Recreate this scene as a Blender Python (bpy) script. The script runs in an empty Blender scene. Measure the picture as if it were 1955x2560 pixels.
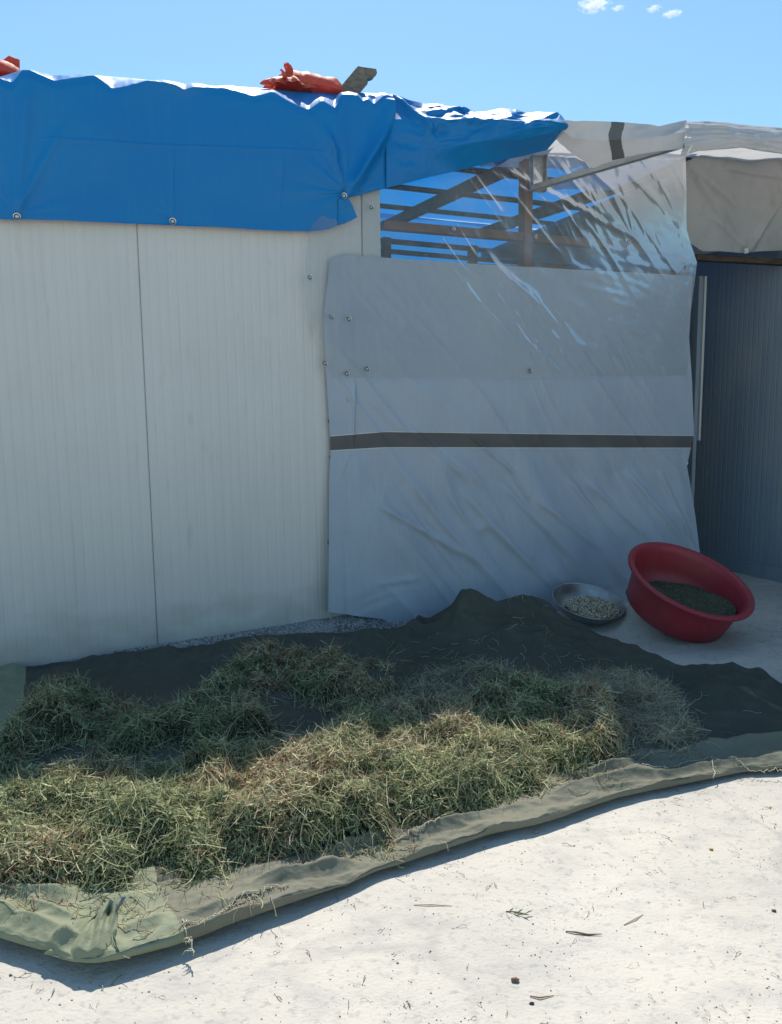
import bpy, math
import numpy as np
from mathutils import Matrix, Vector

# ------------------------------------------------------------ camera, sky, sun
D = bpy.data
scene = bpy.context.scene
COL = scene.collection
RNG = np.random.default_rng(7)
H = 1.3; F = 1850.0; PITCH = math.radians(7); ROLL = math.radians(.6)
FWD = np.array([0, math.cos(PITCH), -math.sin(PITCH)])
_r = np.array([1.0, 0, 0]); _u = np.cross(_r, FWD)
RT = _r*math.cos(ROLL) - _u*math.sin(ROLL)
UP = _u*math.cos(ROLL) + _r*math.sin(ROLL)
CAM = np.array([0, 0, H])
cd = D.cameras.new('camera'); cam = D.objects.new('camera', cd); COL.objects.link(cam)
cd.sensor_fit = 'VERTICAL'; cd.sensor_height = 24.0; cd.lens = 24.0*F/2560
cd.clip_start = .05; cd.clip_end = 6000
m = Matrix([[RT[0], UP[0], -FWD[0], 0], [RT[1], UP[1], -FWD[1], 0], [RT[2], UP[2], -FWD[2], H], [0, 0, 0, 1]])
cam.matrix_world = m
scene.camera = cam
scene.render.engine = 'CYCLES'; scene.cycles.transparent_max_bounces = 48; scene.cycles.volume_bounces = 12

SUN_EL = math.radians(59)
SHD = np.array([.06, -1.0, 0]); SHD /= np.linalg.norm(SHD)     # horizontal direction shadows fall in
sund = np.array([SHD[0]*math.cos(SUN_EL), SHD[1]*math.cos(SUN_EL), -math.sin(SUN_EL)])
w = D.worlds.new('World'); scene.world = w; w.use_nodes = True
nt = w.node_tree; nt.nodes.clear()
sky = nt.nodes.new('ShaderNodeTexSky'); sky.sky_type = 'NISHITA'; sky.sun_disc = False
sky.sun_elevation = SUN_EL
sky.sun_rotation = math.atan2(-sund[0], -sund[1])
sky.altitude = 300; sky.air_density = 1.35; sky.dust_density = .5; sky.ozone_density = 1.0
bg = nt.nodes.new('ShaderNodeBackground'); bg.inputs['Strength'].default_value = .12
out = nt.nodes.new('ShaderNodeOutputWorld')
tint = nt.nodes.new('ShaderNodeMix'); tint.data_type = 'RGBA'; tint.blend_type = 'MULTIPLY'; tint.inputs['Factor'].default_value = 1; tint.inputs['B'].default_value = (.80, 1.05, 1.11, 1)
nt.links.new(sky.outputs[0], tint.inputs['A']); nt.links.new(tint.outputs['Result'], bg.inputs['Color']); nt.links.new(bg.outputs[0], out.inputs['Surface'])
sl = D.lights.new('sun', 'SUN'); sl.energy = 4.6; sl.angle = math.radians(.55); sl.color = (1, .93, .835)
so = D.objects.new('sun', sl); COL.objects.link(so)
so.rotation_euler = Vector(sund).to_track_quat('-Z', 'Y').to_euler()
scene.view_settings.view_transform = 'Standard'; scene.view_settings.look = 'None'
scene.view_settings.exposure = 0.2; scene.view_settings.gamma = 1
scene.view_settings.use_curve_mapping = False

# ------------------------------------------------------------ geometry helpers
def ray(x, y):
    return FWD + RT*((x-977.5)/F) + UP*((1280-y)/F)
def ground(x, y, h=0.0):
    d = ray(x, y); return CAM + d*((h-H)/d[2])
A0 = ground(0, 1690); A1 = ground(1570, 1491)
WD = A1-A0; WD[2] = 0; WD /= np.linalg.norm(WD)              # direction along the wall, to the right
WN = np.array([WD[1], -WD[0], 0])                            # out of the wall, towards the yard
def wall(x, y, off=0.0):
    d = ray(x, y); t = (A0-CAM) @ WN + off
    return CAM + d*(t/(d @ WN))
def sh(p):                                                   # world -> (along wall, height)
    p = np.asarray(p); return (p-A0) @ WD, p[..., 2]
def wp(s, z, off=0.0):                                       # wall coordinates -> world
    return A0 + WD*s + WN*off + np.array([0, 0, z])
def interp_row(pts, n):
    p = np.array(pts, float)
    d = np.concatenate([[0], np.cumsum(np.linalg.norm(np.diff(p[:, :2], axis=0), axis=1))]); d /= d[-1]
    u = np.linspace(0, 1, n)
    return np.stack([np.interp(u, d, p[:, k]) for k in range(p.shape[1])], 1)
def interp_x(pts, xs):
    p = np.array(pts, float)
    return np.stack([xs]+[np.interp(xs, p[:, 0], p[:, k]) for k in range(1, p.shape[1])], 1)
_LAT = RNG.random((256, 256))
def vnoise(x, y, seed=0):
    x = np.asarray(x, float)+seed*17.31+100; y = np.asarray(y, float)+seed*7.77+100
    xi = np.floor(x).astype(int); yi = np.floor(y).astype(int); fx = x-xi; fy = y-yi
    fx = fx*fx*(3-2*fx); fy = fy*fy*(3-2*fy)
    g = lambda a, b: _LAT[a % 256, b % 256]
    return ((g(xi, yi)*(1-fx)+g(xi+1, yi)*fx)*(1-fy)+(g(xi, yi+1)*(1-fx)+g(xi+1, yi+1)*fx)*fy)*2-1
def fbm(x, y, seed=0, oct=4, g=.5):
    s = 0; a = 1; 
    for i in range(oct):
        s = s+a*vnoise(x*2**i, y*2**i, seed+i*3); a *= g
    return s
def ridged(x, y, seed=0, oct=3):
    s = 0; a = 1
    for i in range(oct):
        s = s+a*(1-2*np.abs(vnoise(x*2**i, y*2**i, seed+i*3)))**1; a *= .5
    return s
def smooth(a, b, x):
    t = np.clip((x-a)/(b-a), 0, 1); return t*t*(3-2*t)

def link_mesh(name, verts, faces, mat, parent=None, smoothsh=True, uv=None):
    me = D.meshes.new(name)
    verts = np.asarray(verts, np.float32)
    if isinstance(faces, np.ndarray):
        k = faces.shape[1]; nf = len(faces)
        me.vertices.add(len(verts)); me.vertices.foreach_set('co', verts.ravel())
        me.loops.add(nf*k); me.loops.foreach_set('vertex_index', faces.astype(np.int32).ravel())
        me.polygons.add(nf); me.polygons.foreach_set('loop_start', np.arange(0, nf*k, k, dtype=np.int32))
        me.update(calc_edges=True); me.validate()
    else:
        me.from_pydata([tuple(map(float, v)) for v in verts], [], faces); me.update()
    if smoothsh: me.polygons.foreach_set('use_smooth', np.ones(len(me.polygons), bool))
    if mat: me.materials.append(mat)
    o = D.objects.new(name, me); COL.objects.link(o)
    if parent: o.parent = parent
    return o
def grid_faces(n, m_):                                        # m_ rows of n columns
    i = np.arange((m_-1)*n).reshape(m_-1, n)[:, :-1].ravel()
    return np.stack([i, i+1, i+n+1, i+n], 1)
def grid_obj(name, P, mat, parent=None, keep=None, solid=0.0, flip=False):
    m_, n = P.shape[:2]; f = grid_faces(n, m_)
    if flip: f = f[:, ::-1]
    if keep is not None:
        kk = keep[:-1, :-1].ravel(); f = f[kk]
        used = np.zeros(m_*n, bool); used[f.ravel()] = True
        idx = np.cumsum(used)-1; f = idx[f]; V = P.reshape(-1, 3)[used]
    else: V = P.reshape(-1, 3)
    o = link_mesh(name, V, f, mat, parent)
    if solid:
        md = o.modifiers.new('thickness', 'SOLIDIFY'); md.thickness = solid; md.offset = 0
    return o
def loft(rows, seg, n):
    """rows: list of (n,3) arrays; seg: sub rows between consecutive ones."""
    out_ = []; V = []
    for i in range(len(rows)-1):
        k = seg[i] if isinstance(seg, (list, tuple)) else seg
        for j in range(k):
            t = j/k; out_.append(rows[i]*(1-t)+rows[i+1]*t); V.append(i+t)
    out_.append(rows[-1]); V.append(len(rows)-1)
    return np.stack(out_), np.array(V)
def wrow(pts, n, off=None):
    r = interp_row([(p[0], p[1], (p[2] if len(p) > 2 else off)) for p in pts], n)
    return np.array([wall(a, b, c) for a, b, c in r])
def grow(pts, n):
    r = interp_row(pts, n)
    return np.array([ground(a, b, c) for a, b, c in r])
def tag(o, label=None, cat=None, group=None, kind=None):
    if label: o['label'] = label
    if cat: o['category'] = cat
    if group: o['group'] = group
    if kind: o['kind'] = kind
    return o
def empty(name, loc=(0, 0, 0)):
    o = D.objects.new(name, None); COL.objects.link(o); o.location = tuple(map(float, loc)); o.empty_display_size = .1
    return o
def put(o, root):                                            # parent keeping world coordinates (root only translated)
    o.parent = root; o.location = tuple(-Vector(root.location)); return o
class MB:
    def __init__(s): s.v = []; s.f = []
    def add(s, v, f):
        b = len(s.v); s.v += [tuple(map(float, q)) for q in v]; s.f += [tuple(b+i for i in q) for q in f]
    def box(s, c, X, Y, Z):                                   # centre, three half vectors
        c, X, Y, Z = map(np.asarray, (c, X, Y, Z))
        v = [c+a*X+b*Y+e*Z for a in (-1, 1) for b in (-1, 1) for e in (-1, 1)]
        s.add(v, [(0, 1, 3, 2), (4, 6, 7, 5), (0, 4, 5, 1), (2, 3, 7, 6), (0, 2, 6, 4), (1, 5, 7, 3)])
    def beam(s, a, b, wv, hv):                                # from a to b with half widths as vectors
        a = np.asarray(a, float); b = np.asarray(b, float); s.box((a+b)/2, (b-a)/2, np.asarray(wv), np.asarray(hv))
    def tube(s, pts, r, k=8, caps=True):
        pts = [np.asarray(p, float) for p in pts]; rs = r if hasattr(r, '__len__') else [r]*len(pts)
        ring = []
        for i, p in enumerate(pts):
            t = pts[min(i+1, len(pts)-1)]-pts[max(i-1, 0)]; t = t/(np.linalg.norm(t)+1e-9)
            a = np.cross(t, [0.13, .21, 1]); a /= np.linalg.norm(a)+1e-9; b = np.cross(t, a)
            ring.append([p+rs[i]*(math.cos(q)*a+math.sin(q)*b) for q in np.linspace(0, 2*math.pi, k, endpoint=False)])
        v = [q for rr in ring for q in rr]; f = []
        for i in range(len(pts)-1):
            for j in range(k): f.append((i*k+j, i*k+(j+1) % k, (i+1)*k+(j+1) % k, (i+1)*k+j))
        if caps: f += [tuple(range(k-1, -1, -1)), tuple((len(pts)-1)*k+j for j in range(k))]
        s.add(v, f)
    def build(s, name, mat, parent=None, sm=False, bevel=0):
        o = link_mesh(name, s.v, s.f, mat, parent, sm)
        if bevel:
            md = o.modifiers.new('bevel', 'BEVEL'); md.width = bevel; md.segments = 2; md.limit_method = 'ANGLE'
        return o

# ------------------------------------------------------------ materials
def mat(name, base=(.5, .5, .5), rough=.6, spec=.5, metal=0, var=None, bump=None, extra=None):
    """var: list of (scale xyz, detail, lo, hi, colour) mixed over the base; bump: list of (scale xyz, strength, distance)"""
    mt = D.materials.new(name); mt.use_nodes = True; t = mt.node_tree; N = t.nodes; L = t.links
    b = N['Principled BSDF']; b.inputs['Roughness'].default_value = rough
    b.inputs['Specular IOR Level'].default_value = spec; b.inputs['Metallic'].default_value = metal
    geo = N.new('ShaderNodeTexCoord')
    def noise(sc, det, rot=None):
        mp = N.new('ShaderNodeMapping'); mp.inputs['Scale'].default_value = sc
        if rot: mp.inputs['Rotation'].default_value = rot
        L.new(geo.outputs['Object'], mp.inputs['Vector'])
        n = N.new('ShaderNodeTexNoise'); n.inputs['Scale'].default_value = 1; n.inputs['Detail'].default_value = det
        L.new(mp.outputs[0], n.inputs['Vector']); return n
    rgb = N.new('ShaderNodeRGB'); rgb.outputs[0].default_value = (*base, 1); cur = rgb.outputs[0]
    for vv in (var or []):
        sc, det, lo, hi, c = vv[:5]
        n = noise(sc, det); r = N.new('ShaderNodeMapRange'); r.inputs['From Min'].default_value = lo; r.inputs['From Max'].default_value = hi
        r.inputs['To Max'].default_value = vv[5] if len(vv) > 5 else 1.0
        L.new(n.outputs['Fac'], r.inputs['Value'])
        mx = N.new('ShaderNodeMix'); mx.data_type = 'RGBA'
        L.new(r.outputs[0], mx.inputs['Factor']); L.new(cur, mx.inputs['A']); mx.inputs['B'].default_value = (*c, 1)
        cur = mx.outputs['Result']
    L.new(cur, b.inputs['Base Color'])
    last = None
    for sc, st, dist in (bump or []):
        n = noise(sc, 4); bp = N.new('ShaderNodeBump'); bp.inputs['Strength'].default_value = st; bp.inputs['Distance'].default_value = dist
        L.new(n.outputs['Fac'], bp.inputs['Height'])
        if last: L.new(last, bp.inputs['Normal'])
        last = bp.outputs[0]
    if last: L.new(last, b.inputs['Normal'])
    if extra: extra(mt, t, N, L, b, cur, last, noise)
    return mt
def two_sided_translucent(fac, tint):
    def ex(mt, t, N, L, b, cur, last, noise):
        tr = N.new('ShaderNodeBsdfTranslucent'); tr.inputs['Color'].default_value = (*tint, 1)
        if last: L.new(last, tr.inputs['Normal'])
        mx = N.new('ShaderNodeMixShader'); mx.inputs[0].default_value = fac
        o = N['Material Output']; L.new(b.outputs[0], mx.inputs[1]); L.new(tr.outputs[0], mx.inputs[2]); L.new(mx.outputs[0], o.inputs['Surface'])
    return ex
M = {}
def ground_extra(mt, t, N, L, b, cur, last, noise):
    # fine dark grit and pale scuffs
    v = N.new('ShaderNodeTexVoronoi'); v.inputs['Scale'].default_value = 95
    geo = [n for n in N if n.bl_idname == 'ShaderNodeTexCoord'][0]; L.new(geo.outputs['Object'], v.inputs['Vector'])
    r = N.new('ShaderNodeMapRange'); r.inputs['From Min'].default_value = .10; r.inputs['From Max'].default_value = .20
    r.inputs['To Min'].default_value = 1; r.inputs['To Max'].default_value = 0
    L.new(v.outputs['Distance'], r.inputs['Value'])
    n = noise((2.3, 3.1, 2), 5); r2 = N.new('ShaderNodeMapRange'); r2.inputs['From Min'].default_value = .48; r2.inputs['From Max'].default_value = .66
    L.new(n.outputs['Fac'], r2.inputs['Value'])
    mu = N.new('ShaderNodeMath'); mu.operation = 'MULTIPLY'; L.new(r.outputs[0], mu.inputs[0]); L.new(r2.outputs[0], mu.inputs[1])
    v2 = N.new('ShaderNodeTexVoronoi'); v2.feature = 'DISTANCE_TO_EDGE'; v2.inputs['Scale'].default_value = 2.6
    nw = noise((3, 3, 3), 4); va = N.new('ShaderNodeVectorMath'); va.operation = 'MULTIPLY_ADD'; L.new(nw.outputs['Color'], va.inputs[0]); va.inputs[1].default_value = (.35, .35, 0); L.new(geo.outputs['Object'], va.inputs[2]); L.new(va.outputs[0], v2.inputs['Vector'])
    r3 = N.new('ShaderNodeMapRange'); r3.inputs['From Min'].default_value = .0; r3.inputs['From Max'].default_value = .045; r3.inputs['To Min'].default_value = .8; r3.inputs['To Max'].default_value = 0; L.new(v2.outputs['Distance'], r3.inputs['Value'])
    n4 = noise((1.1, 1.1, 1), 4); r4 = N.new('ShaderNodeMapRange'); r4.inputs['From Min'].default_value = .45; r4.inputs['From Max'].default_value = .62; L.new(n4.outputs['Fac'], r4.inputs['Value'])
    m4 = N.new('ShaderNodeMath'); m4.operation = 'MULTIPLY'; L.new(r3.outputs[0], m4.inputs[0]); L.new(r4.outputs[0], m4.inputs[1])
    mz = N.new('ShaderNodeMix'); mz.data_type = 'RGBA'; L.new(m4.outputs[0], mz.inputs['Factor']); L.new(cur, mz.inputs['A']); mz.inputs['B'].default_value = (.40, .375, .335, 1); cur = mz.outputs['Result']
    mx = N.new('ShaderNodeMix'); mx.data_type = 'RGBA'; L.new(mu.outputs[0], mx.inputs['Factor']); L.new(cur, mx.inputs['A'])
    mx.inputs['B'].default_value = (.14, .13, .12, 1); L.new(mx.outputs['Result'], b.inputs['Base Color'])
M['ground'] = mat('trodden pale earth', (.575, .535, .465), .9, .2,
    var=[((1.1, 1.7, 1), 5, .40, .62, (.50, .47, .415)), ((7, 12, 5), 6, .5, .72, (.37, .36, .34), .55), ((.9, .6, 1), 3, .5, .7, (.63, .59, .52), .7),
         ((45, 60, 40), 5, .55, .75, (.33, .32, .30), .7)],
    bump=[((5, 7, 9), .3, .02), ((32, 50, 40), .35, .006), ((90, 120, 90), .6, .004), ((260, 260, 260), .4, .002)], extra=ground_extra)
M['gravel'] = mat('grey gravel', (.30, .30, .29), .9, .2, var=[((60, 60, 60), 3, .4, .6, (.46, .45, .43)), ((130, 130, 130), 3, .5, .65, (.14, .14, .14))],
    bump=[((70, 70, 70), 1, .012)])
def panel_dirt(mt, t, N, L, b, cur, last, noise):
    geo = [n for n in N if n.bl_idname == 'ShaderNodeTexCoord'][0]
    s = N.new('ShaderNodeSeparateXYZ'); L.new(geo.outputs['Object'], s.inputs[0])
    n = noise((5, 5, 9), 5)
    a = N.new('ShaderNodeMath'); a.operation = 'MULTIPLY_ADD'; a.inputs[1].default_value = .55; L.new(n.outputs['Fac'], a.inputs[0]); L.new(s.outputs['Z'], a.inputs[2])
    r = N.new('ShaderNodeMapRange'); r.inputs['From Min'].default_value = .30; r.inputs['From Max'].default_value = .62; r.inputs['To Min'].default_value = .55; r.inputs['To Max'].default_value = 0
    L.new(a.outputs[0], r.inputs['Value'])
    mx = N.new('ShaderNodeMix'); mx.data_type = 'RGBA'; L.new(r.outputs[0], mx.inputs['Factor']); L.new(cur, mx.inputs['A']); mx.inputs['B'].default_value = (.36, .33, .28, 1)
    L.new(mx.outputs['Result'], b.inputs['Base Color'])
M['panel'] = mat('off white sandwich panel', (.675, .645, .615), .45, .35,
    var=[((28, 28, .9), 5, .45, .75, (.61, .585, .555), .45), ((1.2, 1.2, .7), 3, .4, .7, (.705, .675, .645), .6), ((14, 14, 3.5), 6, .62, .72, (.44, .42, .38), .28), ((60, 60, 1.6), 3, .62, .72, (.52, .51, .49), .3), ((2.2, 2.2, 1.4), 5, .5, .75, (.56, .55, .53), .4)],
    bump=[((3, 3, 1.2), .15, .01)], extra=panel_dirt)
M['trim'] = mat('pale metal flashing', (.60, .60, .57), .4, .5, var=[((3, 3, 1), 4, .4, .7, (.50, .50, .48))])
M['shaded_panel'] = mat('shade tinted wing panel', (.25, .31, .37), .5, .35, var=[((25, 25, .6), 4, .4, .7, (.215, .27, .33)), ((2, 2, 1), 3, .45, .7, (.31, .34, .37))])  # same panel as the shed, darkened and blued to stand for deep shade
M['dark_trim'] = mat('dark flashing', (.10, .14, .18), .5, .4)
M['blue'] = mat('blue woven tarpaulin', (.003, .185, .50), .45, .3,
    var=[((1.6, 1.6, 3), 4, .42, .68, (.006, .205, .50), .8), ((60, 60, 2), 3, .5, .8, (.01, .22, .51), .4)],
    bump=[((14, 14, 14), .22, .012), ((330, 330, 330), .25, .001)])
M['blue_roof'] = mat('blue roof tarpaulin', (.010, .150, .52), .4, .5, bump=[((6, 6, 6), .3, .02)],
    extra=two_sided_translucent(.45, (.004, .30, .80)))
M['white_sheet'] = mat('white tarpaulin sheet', (.40, .45, .52), .42, .4,
    var=[((1.5, 1.5, 1.5), 4, .4, .7, (.35, .40, .47), .8), ((50, 50, 5), 4, .45, .7, (.44, .48, .53), .5)],
    bump=[((11, 11, 11), .12, .01), ((400, 400, 400), .15, .001)])
M['stripe'] = mat('grey printed stripe', (.105, .10, .098), .5, .4, var=[((4, 4, 4), 4, .4, .7, (.13, .122, .118))])
M['canvas_grey'] = mat('grey canvas', (.39, .385, .375), .75, .2, var=[((3, 3, 3), 4, .4, .7, (.34, .335, .325)), ((14, 14, 9), 5, .55, .75, (.28, .27, .25), .5)],
    bump=[((10, 10, 10), .3, .015), ((350, 350, 350), .3, .001)], extra=two_sided_translucent(.12, (.35, .33, .29)))
M['canopy'] = mat('pale grey tarpaulin', (.68, .68, .69), .5, .35, var=[((4, 4, 4), 4, .4, .7, (.60, .60, .61))],
    bump=[((12, 12, 12), .35, .015), ((300, 300, 300), .2, .001)], extra=two_sided_translucent(.45, (.75, .72, .69)))
M['canopy_stripe'] = mat('grey canopy stripe', (.13, .13, .13), .5, .35)
M['olive'] = mat('olive canvas', (.085, .088, .068), .8, .15,  # main cloth darkened in colour to stand for the shade over it
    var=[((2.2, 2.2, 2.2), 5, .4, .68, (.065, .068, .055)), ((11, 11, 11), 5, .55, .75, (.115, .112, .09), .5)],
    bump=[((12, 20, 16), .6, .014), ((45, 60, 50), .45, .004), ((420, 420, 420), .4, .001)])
M['olive_pale'] = mat('pale green canvas', (.25, .268, .18), .8, .15,
    var=[((3, 3, 3), 5, .4, .7, (.215, .232, .152)), ((13, 13, 13), 5, .58, .75, (.32, .32, .24), .4)],
    bump=[((12, 20, 16), .6, .014), ((45, 60, 50), .45, .004), ((420, 420, 420), .4, .001)])
M['olive_edge_lit'] = mat('sun lightened olive canvas reverse', (.20, .195, .145), .8, .15,  # cloth reverse, lightened further to stand for sunlight on the front edge
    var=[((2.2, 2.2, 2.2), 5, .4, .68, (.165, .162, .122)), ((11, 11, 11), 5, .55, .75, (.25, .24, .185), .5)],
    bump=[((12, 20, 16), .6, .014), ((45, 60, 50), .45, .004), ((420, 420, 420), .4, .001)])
M['thread'] = mat('pale thread', (.50, .47, .36), .9, .1)
M['red'] = mat('red plastic', (.32, .030, .045), .42, .4, var=[((5, 5, 5), 4, .45, .7, (.29, .045, .055)), ((30, 30, 30), 4, .6, .75, (.32, .12, .12), .35)])
M['tin'] = mat('worn aluminium', (.42, .42, .41), .38, .5, metal=.85, var=[((14, 14, 14), 4, .45, .7, (.30, .30, .29))], bump=[((40, 40, 40), .1, .003)])
M['steel'] = mat('galvanised steel', (.42, .44, .44), .42, .5, metal=.7, var=[((30, 30, 30), 4, .45, .7, (.33, .35, .35))])
M['screw'] = mat('zinc screw', (.55, .55, .55), .3, .5, metal=.9)
M['washer'] = mat('rubber washer', (.05, .05, .05), .6, .3)
M['rust'] = mat('red primer timber', (.17, .075, .05), .7, .3, var=[((12, 12, 12), 4, .45, .7, (.11, .06, .045))])
M['purlin'] = mat('dark timber', (.10, .075, .055), .8, .2, var=[((6, 30, 30), 4, .4, .7, (.06, .045, .035))])
M['plank'] = mat('weathered plank', (.22, .185, .145), .85, .2, var=[((5, 60, 60), 4, .4, .7, (.13, .11, .09)), ((12, 12, 12), 4, .55, .7, (.28, .25, .20))],
    bump=[((5, 80, 80), .5, .004)])
M['orange'] = mat('orange woven sack', (.72, .12, .075), .55, .3, var=[((8, 8, 8), 4, .4, .7, (.60, .12, .08)), ((30, 30, 30), 4, .5, .75, (.72, .22, .15), .5)],
    bump=[((20, 20, 20), .4, .01), ((260, 260, 260), .3, .001)], extra=two_sided_translucent(.3, (.85, .16, .10)))
M['inner'] = mat('interior boards', (.22, .23, .25), .8, .2, var=[((3, 3, 3), 4, .4, .7, (.17, .18, .20))])
M['herb_base'] = mat('shade darkened matted stems', (.055, .055, .030), .95, .1, var=[((40, 40, 40), 4, .4, .7, (.10, .09, .05))], bump=[((50, 50, 50), 1, .02)])  # dark bed colour stands for the shade in gaps between stems
M['cloud'] = mat('cloud', (.95, .95, .95), 1, 0)
# clear plastic film
def plastic():
    mt = D.materials.new('clear plastic film'); mt.use_nodes = True; t = mt.node_tree; N = t.nodes; L = t.links; N.clear()
    o = N.new('ShaderNodeOutputMaterial'); tr = N.new('ShaderNodeBsdfTransparent'); tr.inputs[0].default_value = (.90, .91, .92, 1)
    gl = N.new('ShaderNodeBsdfGlossy'); gl.inputs['Roughness'].default_value = .27; gl.inputs['Color'].default_value = (.9, .9, .9, 1)
    df = N.new('ShaderNodeBsdfDiffuse'); df.inputs['Color'].default_value = (.74, .73, .71, 1)
    tl = N.new('ShaderNodeBsdfTranslucent'); tl.inputs['Color'].default_value = (.6, .6, .6, 1)
    tc = N.new('ShaderNodeTexCoord'); n = N.new('ShaderNodeTexNoise'); n.inputs['Scale'].default_value = 3.2; n.inputs['Detail'].default_value = 6
    L.new(tc.outputs['Object'], n.inputs['Vector'])
    r = N.new('ShaderNodeMapRange'); r.inputs['From Min'].default_value = .35; r.inputs['From Max'].default_value = .75; r.inputs['To Min'].default_value = .05; r.inputs['To Max'].default_value = .17
    L.new(n.outputs['Fac'], r.inputs['Value'])
    lw = N.new('ShaderNodeLayerWeight'); lw.inputs[0].default_value = .35; a2 = N.new('ShaderNodeMath'); a2.operation = 'MULTIPLY_ADD'; a2.inputs[1].default_value = .40; a2.use_clamp = True; L.new(lw.outputs['Facing'], a2.inputs[0]); L.new(r.outputs[0], a2.inputs[2])
    m1 = N.new('ShaderNodeMixShader'); L.new(a2.outputs[0], m1.inputs[0]); L.new(tr.outputs[0], m1.inputs[1]); L.new(df.outputs[0], m1.inputs[2])
    n2 = N.new('ShaderNodeTexNoise'); n2.inputs['Scale'].default_value = 26; L.new(tc.outputs['Object'], n2.inputs['Vector'])
    bp = N.new('ShaderNodeBump'); bp.inputs['Strength'].default_value = .25; bp.inputs['Distance'].default_value = .006; L.new(n2.outputs['Fac'], bp.inputs['Height'])
    L.new(bp.outputs[0], gl.inputs['Normal'])
    fr = N.new('ShaderNodeFresnel'); fr.inputs['IOR'].default_value = 1.5
    m2 = N.new('ShaderNodeMixShader'); ad = N.new('ShaderNodeMath'); ad.operation = 'MULTIPLY_ADD'; ad.inputs[1].default_value = .60; ad.inputs[2].default_value = .0
    L.new(fr.outputs[0], ad.inputs[0]); L.new(ad.outputs[0], m2.inputs[0]); L.new(m1.outputs[0], m2.inputs[1]); L.new(gl.outputs[0], m2.inputs[2])
    L.new(m2.outputs[0], o.inputs['Surface']); return mt
M['film'] = plastic()
def attr_mat(name, rough=.75, transl=.2):
    mt = D.materials.new(name); mt.use_nodes = True; t = mt.node_tree; N = t.nodes; L = t.links
    b = N['Principled BSDF']; b.inputs['Roughness'].default_value = rough; b.inputs['Specular IOR Level'].default_value = .25
    a = N.new('ShaderNodeAttribute'); a.attribute_name = 'col'; L.new(a.outputs['Color'], b.inputs['Base Color'])
    if transl:
        tl = N.new('ShaderNodeBsdfTranslucent'); L.new(a.outputs['Color'], tl.inputs['Color'])
        mx = N.new('ShaderNodeMixShader'); mx.inputs[0].default_value = transl
        L.new(b.outputs[0], mx.inputs[1]); L.new(tl.outputs[0], mx.inputs[2]); L.new(mx.outputs[0], N['Material Output'].inputs['Surface'])
    return mt
M['stems'] = attr_mat('cut green stems'); M['bits'] = attr_mat('ground bits', .85, 0)

# ------------------------------------------------------------ wrinkles on hung sheets
def fan(S, Z, p, amp, k, R, seed, th0=None, spread=math.pi, r0=.02):
    """creases that radiate from a screw at pixel p (with an angular window)"""
    s0, z0 = sh(wall(p[0], p[1])); ds = S-s0; dz = Z-z0; r = np.hypot(ds, dz); th = np.arctan2(dz, ds)
    c = .5*vnoise(np.cos(th)*k*.8+seed*3.3, np.sin(th)*k*.8+seed*1.7, seed)+.45*(np.abs(vnoise(np.cos(th)*k*.55+seed*1.3, np.sin(th)*k*.55+seed*5.7, seed+2))**1.5)
    f = amp*c*np.exp(-r/R)*(r/(r+r0*3))
    if th0 is not None:
        d = np.abs((th-th0+math.pi) % (2*math.pi)-math.pi); f = f*(1-smooth(spread*.6, spread, d))
    return f
def streaks(S, Z, ang, freq, amp, seed, ar=.12, warp=.25):
    c, s_ = math.cos(ang), math.sin(ang)
    a = S*c+Z*s_; b = -S*s_+Z*c
    b = b+warp*.2*vnoise(a*2.2, b*2.2, seed+9)
    return amp*(vnoise(b*freq, a*freq*ar, seed)+.45*vnoise(b*freq*2.3, a*freq*ar*2, seed+5))
def sstreaks(S, Z, ang, freq, amp, seed, ar=.1, pw=3):
    c, s_ = math.cos(ang), math.sin(ang); a = S*c+Z*s_; b = -S*s_+Z*c; b = b+.06*vnoise(a*2, b*2, seed+9)
    n1 = 1-np.abs(vnoise(b*freq, a*freq*ar, seed)); n2 = 1-np.abs(vnoise(b*freq*1.9, a*freq*ar*2, seed+4))
    return amp*(n1**pw*smooth(-.2, .5, vnoise(a*1.7, b*3, seed+2))+.5*n2**pw*smooth(-.1, .5, vnoise(a*2.7, b*4, seed+3)))
def crease(S, Z, p0, p1, amp, wd):
    a = np.array(sh(wall(*p0))); b = np.array(sh(wall(*p1))); ab = b-a; L2 = ab @ ab
    t = np.clip(((S-a[0])*ab[0]+(Z-a[1])*ab[1])/L2, 0, 1)
    d = np.hypot(S-a[0]-t*ab[0], Z-a[1]-t*ab[1])
    return amp*np.exp(-(d/wd)**2)*np.minimum(1, 4*(1-t)+.2)*np.minimum(1, t*6+.3)
_screw_mesh = None
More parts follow.
